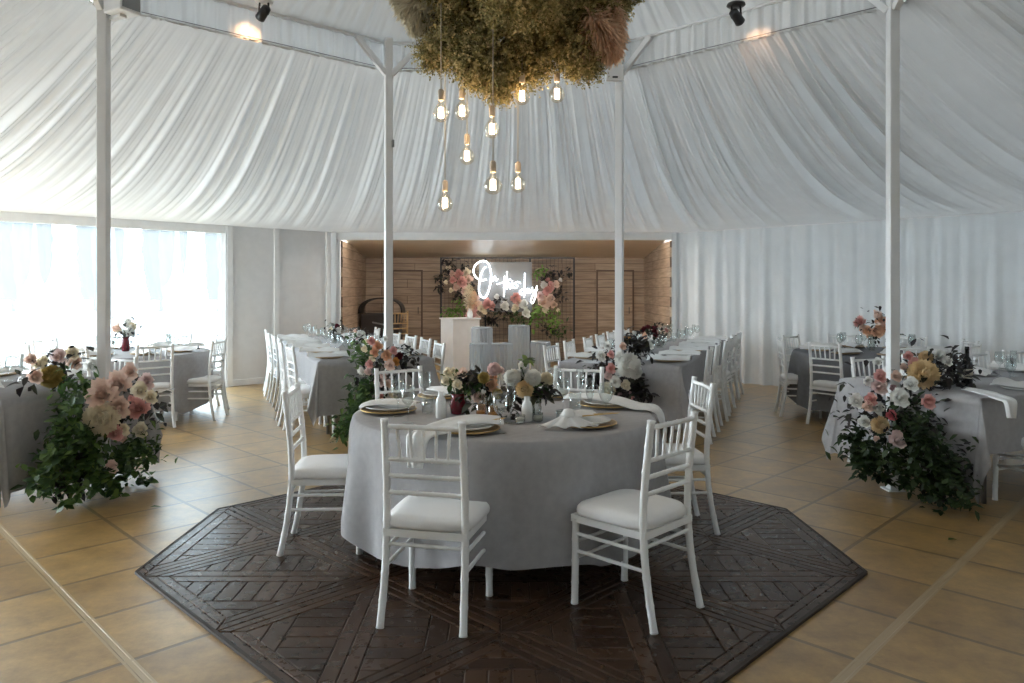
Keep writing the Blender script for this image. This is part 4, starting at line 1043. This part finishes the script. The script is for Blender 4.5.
# napkin hanging over the near corner of the curtain-side table
T = TBL['NR']
napkin([on(970, 391, .765), on(985, 394, .78), on(998, 398, .768), on(1006, 401, .762), on(1009, 403.5, .75)+Vector((0, -.01, 0)), on(1009, 405, .74)+Vector((0, -.02, -.08))], .13, 'white napkin hanging over the edge of the curtain-side near table', 8, group='napkins on the long tables')
p = on(967, 386, .7605); t = thing('wine_bottle', 'dark wine bottle among the black leaves on the curtain-side near table', 'bottle', p)
b = MB(); b.lathe([(.033, 0), (.038, .004), (.038, .16), (.030, .195), (.015, .22), (.013, .27), (.015, .272), (.015, .295), (.010, .296)], 20); bb_ = b.build('bottle_body', DARKB, t)
b = MB(); b.lathe([(.0385, .06), (.0385, .13)], 20, caps=(False, False)); b.build('paper_label', LABELP, bb_)
# centre flowers on the far tables
def centre(lab, p, cols, R, n, seed, vase=GLASSY, spread=.11, h=.16):
    root = thing('flower_bouquet', lab, 'flowers', p, 0, 'bouquets on the far tables'); r = random.Random(seed)
    b = MB(); b.lathe([(.03, 0), (.042, .006), (.046, h*.5), (.036, h*.85), (.04, h), (.037, h), (.03, .01)], 18); b.build('vase', vase, root)
    for i in range(n):
        d = Vector((r.gauss(0, 1), r.gauss(0, .8), r.gauss(0, .7))); d.normalize(); q = root.location+Vector((0, 0, h+spread*.8))+d*spread*r.uniform(.6, 1)
        bloom(root, q, R*r.uniform(.8, 1.15), r.choice(cols), r.choice(('rose', 'rose', 'peony')), d+Vector((0, -.7, .2)))
    leaf_clump(root, [root.location+Vector((0, 0, h+spread*.7))], 60, spread*.7, .06, LEAF_D, seed, 'dark_foliage'); return root
for i, (kk, s, cols, lab) in enumerate((('FL', .95, ['white', 'palepink', 'blush'], 'small white and blush bouquet near the flower end of the panel-side long table'), ('FL', 2.6, ['white', 'burgundy', 'cream'], 'small white bouquet with black leaves farther down the panel-side long table'),
                                        ('FR', 1.55, ['blush', 'peach', 'burgundy'], 'peach and burgundy bouquet midway down the far curtain-side table'), ('FR', 2.15, ['blush', 'burgundy', 'pink'], 'second burgundy and blush bouquet down the far curtain-side table'))):
    centre(lab, tp(TBL[kk], s, 0, .7605), cols, .042, 9 if kk == 'FR' else 6, 20+i, GLASSY, .10 if kk == 'FR' else .08, .13)
p = Vector((RTR.x, RTR.y, .7615)); centre('tall bouquet of pink and peach roses on the round table before the curtain', p, ['pink', 'peach', 'blush', 'peach'], .085, 11, 31, GLASSY, .15, .20)
p = Vector((-4.45, 8.62, .7615)); centre('white and blush bouquet in a red vase on the round table before the window', p, ['white', 'blush', 'cream', 'white'], .062, 10, 33, BURG, .11, .17)
for c, nm, w_ in ((RTR, 'before the curtain', -1), (RTL, 'before the window', 1)):
    for i in range(8):
        a = 2*PI*i/8+(.13 if w_ < 0 else -.10); q = Vector((math.cos(a)*(-1 if w_ < 0 else 1), math.sin(a)))
        k = ('innermost', 'second back from innermost', 'third back from innermost', 'farthest', 'outermost', 'second forward from outermost', 'nearest', 'second forward from innermost')[i]
        o = link('dinner_plate', PL_M, CHARGER); o.location = (c.x+q.x*.6, c.y+q.y*.6, .7605); tag(o, 'plate, %s, on the round table %s' % (k, nm), 'plate', 'plates on the far round tables')
        o = link('napkin', NM[i % 3], NAPK); o.location = (c.x+q.x*.6, c.y+q.y*.6, .7645); o.rotation_euler = (0, 0, math.atan2(q.y, q.x)); tag(o, 'napkin, %s, on the round table %s' % (k, nm), 'napkin', 'napkins on the far round tables')
        glass('wine', (c.x+q.x*.40+.05, c.y+q.y*.40, .7605), 'wine glass, %s, on the round table %s' % (k, nm), 'glasses on the far round tables')

# ------------------------------------------------------------------ neon wall
fy = 15.05; L0, R0 = at(441, 258, fy), at(574, 258, fy); TOP = L0.z
t = thing('flower_stand', 'black wire mesh stand behind the neon words in the alcove', 'stand', ((L0.x+R0.x)/2, fy, 0))
cx = (L0.x+R0.x)/2; hw = (R0.x-L0.x)/2
for xx in (-hw, at(485.5, 258, fy).x-cx, at(530, 258, fy).x-cx, hw):
    b = MB(); b.box((xx, 0, TOP/2), (.035, .03, TOP)); b.build('upright', BLACK, t, smooth=False)
for z in (TOP, .03):
    b = MB(); b.box((0, 0, z), (2*hw+.035, .03, .03)); b.build('crossbar', BLACK, t, smooth=False)
b = MB(); n = 34
for i in range(1, n): b.box((-hw+2*hw*i/n, .005, TOP/2), (.005, .005, TOP))
for i in range(1, 26): b.box((0, .005, TOP*i/26), (2*hw, .005, .005))
b.build('wire_mesh', BLACK, t, smooth=False)
a0, a1 = at(479, 262, fy-.05), at(532, 312, fy-.05)
b = MB(); b.box(((a0.x+a1.x)/2, fy-.045, (a0.z+a1.z)/2), (a1.x-a0.x, .008, a0.z-a1.z)); tag(b.build('acrylic_panel', ACRSH, smooth=False, bevel=.002), 'clear acrylic panel that carries the neon words', 'panel')
t = thing('neon_sign', 'white neon handwriting reading On this day in front of the mesh stand', 'sign', (at(505, 285, fy-.10).x, fy-.10, at(505, 285, fy).z))
ST = {'letter_o': [[(265, 150), (235, 165), (200, 240), (180, 330), (172, 430), (190, 500), (235, 530), (275, 490), (305, 400), (322, 300), (320, 200), (290, 110), (240, 75), (180, 85), (125, 130), (105, 200), (125, 260), (165, 300), (215, 315), (265, 300)]],
      'letter_n': [[(335, 275), (345, 325), (350, 290), (372, 268), (384, 318), (408, 296)]],
      'letter_t': [[(490, 262), (488, 400), (484, 520)], [(395, 365), (470, 340), (565, 300)]],
      'letter_h': [[(522, 205), (521, 310), (519, 425)], [(521, 385), (540, 345), (554, 365), (556, 415), (575, 402)]],
      'letter_i': [[(588, 345), (590, 400), (612, 392)], [(587, 318), (588, 324)]],
      'letter_s': [[(645, 330), (618, 352), (650, 378), (640, 405), (603, 410)], [(645, 330), (690, 345)]],
      'letter_d': [[(735, 440), (700, 430), (680, 465), (705, 490), (735, 460)], [(742, 225), (739, 380), (735, 525)]],
      'letter_a': [[(800, 420), (765, 425), (750, 455), (775, 472), (803, 432), (806, 470), (832, 440)]],
      'letter_y': [[(835, 400), (840, 450), (868, 442), (895, 385), (880, 450), (860, 560), (835, 600), (820, 570), (840, 500), (902, 425)]]}
for nm, sts in ST.items():
    b = MB()
    for s in sts:
        P = [at(465+x/12.41, 255+y/12.41, fy-.10)-t.location for x, y in s]; b.tube(smooth_path(P, 4), .0125 if nm == 'letter_o' else .0085, 8)
    b.build(nm, NEON, t)
g = thing('neon_garland', 'garland of blush and cream flowers with dark leaves on the mesh stand', 'flowers', (cx, fy-.06, TOP*.6))
f1, f2 = kfc((430, 250), 8.54), kfc((510, 255), 8.03)
for (f, lst, sc) in ((f1, [(155, 150, 18, 'cream'), (190, 202, 20, 'blush'), (245, 205, 30, 'pink'), (310, 190, 28, 'cream'), (275, 275, 38, 'pink'), (195, 257, 24, 'pink'), (335, 250, 26, 'blush'), (135, 275, 15, 'cream'), (180, 345, 16, 'cream'), (225, 320, 26, 'blush'), (300, 350, 28, 'blush'),
      (375, 410, 36, 'palepink'), (365, 490, 36, 'pink'), (345, 555, 36, 'pink'), (440, 500, 30, 'cream'), (490, 460, 36, 'pink'), (525, 480, 30, 'pink'), (465, 525, 22, 'cream'), (570, 400, 20, 'white'), (640, 480, 32, 'white'), (260, 240, 20, 'blush'), (415, 455, 22, 'blush'), (395, 580, 26, 'blush')], 8.54),
     (f2, [(45, 350, 36, 'pink'), (40, 430, 24, 'cream'), (110, 400, 32, 'white'), (130, 470, 30, 'white'), (270, 380, 42, 'blush'), (325, 360, 36, 'blush'), (285, 440, 24, 'cream'), (300, 285, 32, 'pink'), (325, 250, 30, 'pink'), (370, 235, 24, 'blush'), (270, 240, 22, 'white'), (405, 200, 13, 'white'),
           (300, 195, 16, 'pink'), (350, 400, 22, 'blush'), (385, 445, 13, 'cream'), (240, 330, 28, 'palepink'), (70, 380, 26, 'blush')], 8.03)):
    for it in lst:
        p = at(*f(it[0], it[1]), fy-.11+rnd.uniform(-.04, .04)); bloom(g, p, it[2]/sc/F*fy*1.5, it[3], rnd.choice(('rose', 'peony')), (0, -1, .15))
def clumpn(f, pts, n, rad, m_, nm, sc, seed, L=.10): leaf_clump(g, [at(*f(*q), fy-.06) for q in pts], n, rad/sc/F*fy, L, m_, seed, nm, flat=(1, .25, 1))
clumpn(f1, [(130, 110), (190, 120), (150, 200), (90, 240), (210, 200), (300, 150), (85, 320)], 130, 20, LEAF_D, 'dark_foliage', 8.54, 1)
clumpn(f1, [(230, 385), (290, 395), (350, 300), (400, 380), (470, 445), (540, 490), (570, 430), (630, 420)], 110, 16, LEAF_D, 'dark_foliage', 8.54, 2)
clumpn(f1, [(150, 530), (200, 540), (250, 520), (250, 450), (240, 560)], 110, 26, LEAF_B, 'bright_foliage', 8.54, 3)
clumpn(f1, [(600, 540), (520, 580), (660, 530), (480, 600)], 110, 28, LEAF_D, 'dark_foliage', 8.54, 4)
clumpn(f2, [(200, 470), (190, 540), (230, 430), (340, 470), (350, 540), (370, 500), (300, 520)], 170, 26, LEAF_B, 'bright_foliage', 8.03, 5)
clumpn(f2, [(230, 140), (250, 120), (210, 170)], 50, 22, LEAF_B, 'bright_foliage', 8.03, 6)
clumpn(f2, [(340, 140), (330, 200), (390, 280), (280, 180), (460, 150), (370, 330), (440, 330), (300, 590), (340, 620), (260, 560)], 170, 22, LEAF_D, 'dark_foliage', 8.03, 7)
clumpn(f2, [(350, 610), (390, 640), (420, 600), (40, 500), (80, 520), (20, 480)], 120, 24, LEAF_G, 'green_foliage', 8.03, 8)
# white plinth with a pale plume of pampas, and fluted acrylic columns
p = on(460, 318, .97); p = at(460, 318, 13.1)
t = thing('white_plinth', 'white square plinth standing under the window-side end of the mesh stand', 'plinth', (p.x, 13.1, 0), .52)
b = MB(); b.box((0, 0, p.z/2), (.52, .52, p.z-.02)); b.build('body', W_PAINT, t, smooth=False, bevel=.006)
b = MB(); b.box((0, 0, p.z-.01), (.56, .56, .025)); b.build('top_slab', W_PAINT, t, smooth=False, bevel=.004)
def plume(root, p0, p1, r, m_, seed, n=500, nm='pampas_plume', L=.05):
    q = random.Random(seed); b = MB(); p0, p1 = Vector(p0), Vector(p1); b.tube([p0, p1], [.004, .001], 5, tone=.3)
    d = (p1-p0).normalized()
    for i in range(n):
        t_ = q.random(); c = p0.lerp(p1, .1+.9*t_); rr = r*math.sin(PI*min(1, .15+.85*t_))**.7
        o = Vector((q.gauss(0, 1), q.gauss(0, 1), q.gauss(0, 1))).normalized(); b.leaf(c+o*rr*.25, o+d*.9, (0, 0, 1), rr*1.0*q.uniform(.7, 1.2), .010, q.random(), .3)
    return b.build(nm, m_, root)
ty = p.z
vt = thing('pampas_vase', 'tall pale pampas plume standing on the white plinth', 'flowers', (at(470, 318, 13.05).x, 13.05, ty+.003))
b = MB(); b.lathe([(.04, 0), (.05, .01), (.055, .08), (.03, .15), (.033, .17), (.028, .17), (.02, .14)], 16); b.build('vase', CERAM, vt)
plume(vt, (0, 0, .1), (-.02, 0, .60), .11, PAMP_C, 3); plume(vt, (0, 0, .1), (.08, .02, .48), .09, PAMP_P, 4)
for x0, x1, yt, Y, lab in ((472, 492, 327, 11.0, 'tall fluted clear plinth beside the white plinth'), (509, 529, 325, 11.0, 'tall fluted clear plinth in the middle of the aisle'), (470, 488, 343, 10.3, 'low fluted clear plinth in front of the tall one by the white plinth'),
                           (492, 512, 343, 10.3, 'low fluted clear plinth between the two tall ones'), (531, 550, 341, 10.4, 'low fluted clear plinth nearest the curtain side')):
    a, c = at(x0, yt, Y), at(x1, yt, Y); r = (c.x-a.x)/2; h = a.z
    t = thing('fluted_plinth', lab, 'plinth', ((a.x+c.x)/2, Y, 0), 0, 'fluted clear plinths in the aisle')
    b = MB(); b.lathe([(r, 0), (r, h-.02)], 96, caps=(False, False), flute=.07, nf=18); b.build('fluted_wall', ACRYL, t, smooth=True)
    b = MB(); b.lathe([(r*1.02, h-.022), (r*1.03, h-.018), (r*1.03, h-.002), (r*1.0, h)], 48); b.build('top_disc', ACRYL, t)
    b = MB(); b.lathe([(r*1.03, 0), (r*1.03, .015), (r*.98, .016)], 48); b.build('base_disc', ACRYL, t)
# dark furniture in the alcove corner
p = at(374, 330, 14.6); t = thing('dark_cabinet', 'large dark rounded cabinet in the shaded corner of the timber alcove', 'cabinet', (p.x+.16, 14.6, 0), .0)
b = MB(); b.box((0, 0, .52), (.74, .5, 1.0)); b.build('body', DARKF, t, smooth=False, bevel=.02)
b = MB(); b.grid(lambda u, v: (.42*math.cos(PI*v)*(1 if True else 1), -.25+.5*u, 1.02+.30*abs(math.sin(PI*v))**.7), 6, 20); b.build('rounded_top', DARKF, t, solid=.02)
b = MB(); b.box((0, -.262, .82), (.30, .015, .03), R=Matrix.Rotation(.2, 3, 'Y')); b.build('pull', GREYM, t, smooth=False)

# ------------------------------------------------------------------ hanging cloud of dried flowers
g = thing('hanging_flower_cloud', 'big hanging cloud of dried brown and green foliage above the front table', 'flowers', (.05, 4.45, 4.1))
ax = [(at(x, y, Y), r) for x, y, Y, r in ((465, -2, 4.4, .19), (560, -4, 4.5, .22), (515, -28, 4.4, .28), (443, 14, 4.5, .13), (500, 38, 4.35, .15), (592, 6, 4.45, .13), (606, -8, 4.5, .14), (574, 46, 4.4, .10), (478, 66, 4.3, .09), (527, 62, 4.45, .10), (440, -40, 4.4, .2), (600, -40, 4.4, .24), (520, -10, 4.0, .18), (520, -10, 4.9, .22), (455, 44, 4.4, .09), (584, 60, 4.4, .07), (540, 20, 4.4, .16), (500, 84, 4.3, .05), (435, 52, 4.45, .05))]
for i, (c, r) in enumerate(ax):
    q = random.Random(500+i); b = MB(); n = int(5600*r)+120
    for _ in range(n):
        d = Vector((q.gauss(0, 1), q.gauss(0, 1), q.gauss(0, 1))).normalized(); rad = r*q.uniform(.25, 1.0)**.5
        p = c-g.location+Vector((d.x*rad*1.05, d.y*rad*1.05, d.z*rad*.9)); out = (d+Vector((0, 0, -.35))+Vector((q.gauss(0, .5), q.gauss(0, .5), q.gauss(0, .5)))).normalized()
        tone = min(1, max(0, q.gauss(.48, .25))); L = q.uniform(.06, .13); tip = p+out*L
        s = out.cross(Vector((0, 0, 1))+d*.1).normalized()*.0018
        b.add([p-s, p+s, tip], [(0, 1, 2)], tone*.6)
        for k in range(9):
            t_ = .15+.85*k/8; a = p+out*L*t_; w = Vector((q.gauss(0, 1), q.gauss(0, 1), q.gauss(0, 1))).normalized()*.020*q.uniform(.6, 1.3); w2 = w.cross(out).normalized()*.0065
            b.add([a, a+w*.5+w2, a+w, a+w*.5-w2], [(0, 1, 2, 3)], min(1, max(0, tone+q.uniform(-.15, .15))))
    b.build('dried_foliage', DRY, g, smooth=False)
for x0, y0, x1, y1, Y, r, m_, sd in ((602, 18, 588, 48, 4.35, .12, PAMP_P, 1), (594, 22, 610, 48, 4.3, .12, PAMP_P, 2), (612, 8, 614, 40, 4.4, .10, PAMP_P, 3), (440, -5, 412, 8, 4.4, .13, PAMP_C, 4), (445, -20, 405, -5, 4.45, .14, PAMP_C, 5), (430, 0, 418, 22, 4.4, .10, PAMP_C, 6)):
    a, c = at(x0, y0, Y)-g.location, at(x1, y1, Y)-g.location; e = (c-a).normalized(); plume(g, a-e*.08, c+e*.08, r, m_, 60+sd, 1100)
b = MB(); b.tube([(0, 0, -.2), (0, -.05, 1.4)], .006, 6); b.build('suspension_cord', CORD, g)
# pendant bulbs
for x, y, Y, lab in ((441, 113, 4.25, 'the highest one at the window-side end of the cluster'), (462, 111, 4.35, 'second from the window side, just under the cloud'), (467, 156, 4.55, 'hanging midway below the second one'), (492, 129, 4.3, 'in the middle under the cloud'),
                     (493, 185, 4.15, 'the large middle one hanging low'), (522, 96, 4.35, 'tucked into the golden foliage'), (557, 94, 4.45, 'the one nearest the curtain side'), (518, 184, 4.5, 'low, beside the large middle one'), (445, 203, 4.45, 'the lowest of all')):
    p = at(x, y, Y); R = .050 if y != 185 else .055
    t = thing('pendant_bulb', 'glowing pendant bulb, '+lab, 'light bulb', p, 0, 'pendant bulbs under the flower cloud')
    b = MB(); b.lathe([(.012, .075), (.016, .055), (.030, .035), (R*.86, .016), (R*.96, -.006), (R*.80, -.034), (R*.4, -.050), (.004, -.054)], 24); bg_ = b.build('bulb_glass', BULBG, t)
    b = MB()
    for k in range(4):
        a = k*PI/2; b.tube([(.011*math.cos(a), .011*math.sin(a), .030), (.013*math.cos(a+.4), .013*math.sin(a+.4), -.028)], .005, 6)
    b.build('filament', FIL, bg_)
    b = MB(); b.lathe([(.013, .070), (.018, .075), (.018, .125), (.012, .135), (.004, .138)], 16); b.build('socket', SOCK, t)
    b = MB(); b.tube([(0, 0, .136), (0, 0, 3.72-p.z)], .0035, 6); b.build('cord', CORD, t)
    l = bpy.data.lights.new('bulb_lamp', 'POINT'); l.energy = 2.0; l.color = (1, .72, .42); l.shadow_soft_size = .012
    lo = bpy.data.objects.new('bulb_lamp', l); COL.objects.link(lo); lo.location = p
# fallen leaves
for x, y in ((948, 541), (415, 430), (150, 508)):
    p = on(x, y, .004)
    if p.y < 3 or p.y > 9: continue
    b = MB(); b.leaf((0, 0, .006), (1, .3, .1), (0, 0, 1), .07, .035, .6); o = b.build('fallen_leaf', LEAF_G); o.location = p
    tag(o, {948: 'single green leaf fallen on the amber tiles', 415: 'small leaf on the floor under the peach flowers', 150: 'small leaf fallen below the window-side pole flowers'}[x], 'leaf')

# ------------------------------------------------------------------ light
wd = bpy.data.worlds.new('overcast sky'); S.world = wd; wd.use_nodes = True
N, L = wd.node_tree.nodes, wd.node_tree.links
bg = N['Background']; bg.inputs['Strength'].default_value = 1.0
tc = N.new('ShaderNodeTexCoord'); dp = N.new('ShaderNodeVectorMath'); dp.operation = 'DOT_PRODUCT'
dp.inputs[1].default_value = Vector((-.82, .38, .42)).normalized(); L.new(tc.outputs['Generated'], dp.inputs[0])
rp = N.new('ShaderNodeValToRGB')                      # clouds brighter towards the hidden sun
mrr = N.new('ShaderNodeMapRange'); mrr.inputs['From Min'].default_value = -1; L.new(dp.outputs['Value'], mrr.inputs['Value']); L.new(mrr.outputs['Result'], rp.inputs['Fac'])
e = rp.color_ramp.elements; e[0].position = .2; e[0].color = (.05, .055, .06, 1); e[1].position = 1; e[1].color = (.82, .93, 1.01, 1)
x = e.new(.62); x.color = (.245, .275, .29, 1)
vm = N.new('ShaderNodeVectorMath'); vm.operation = 'SCALE'; vm.inputs['Scale'].default_value = 24.0; L.new(rp.outputs['Color'], vm.inputs[0])
L.new(vm.outputs['Vector'], bg.inputs['Color'])
# warm fill strip added out of view behind the header to brighten the alcove
b = MB(); b.box((0, 12.65, 2.352), (5.3, .03, .016)); tag(b.build('fill_strip', glow('warm fill strip', (1.0, .95, .89), 62), smooth=False, bevel=.002), 'slim warm fill strip added unseen behind the header to brighten the timber alcove', 'light')

S.view_settings.view_transform = 'Standard'
try: S.view_settings.look = 'None'
except Exception: pass
S.view_settings.gamma = 1; S.view_settings.exposure = 0.42; S.view_settings.use_curve_mapping = False
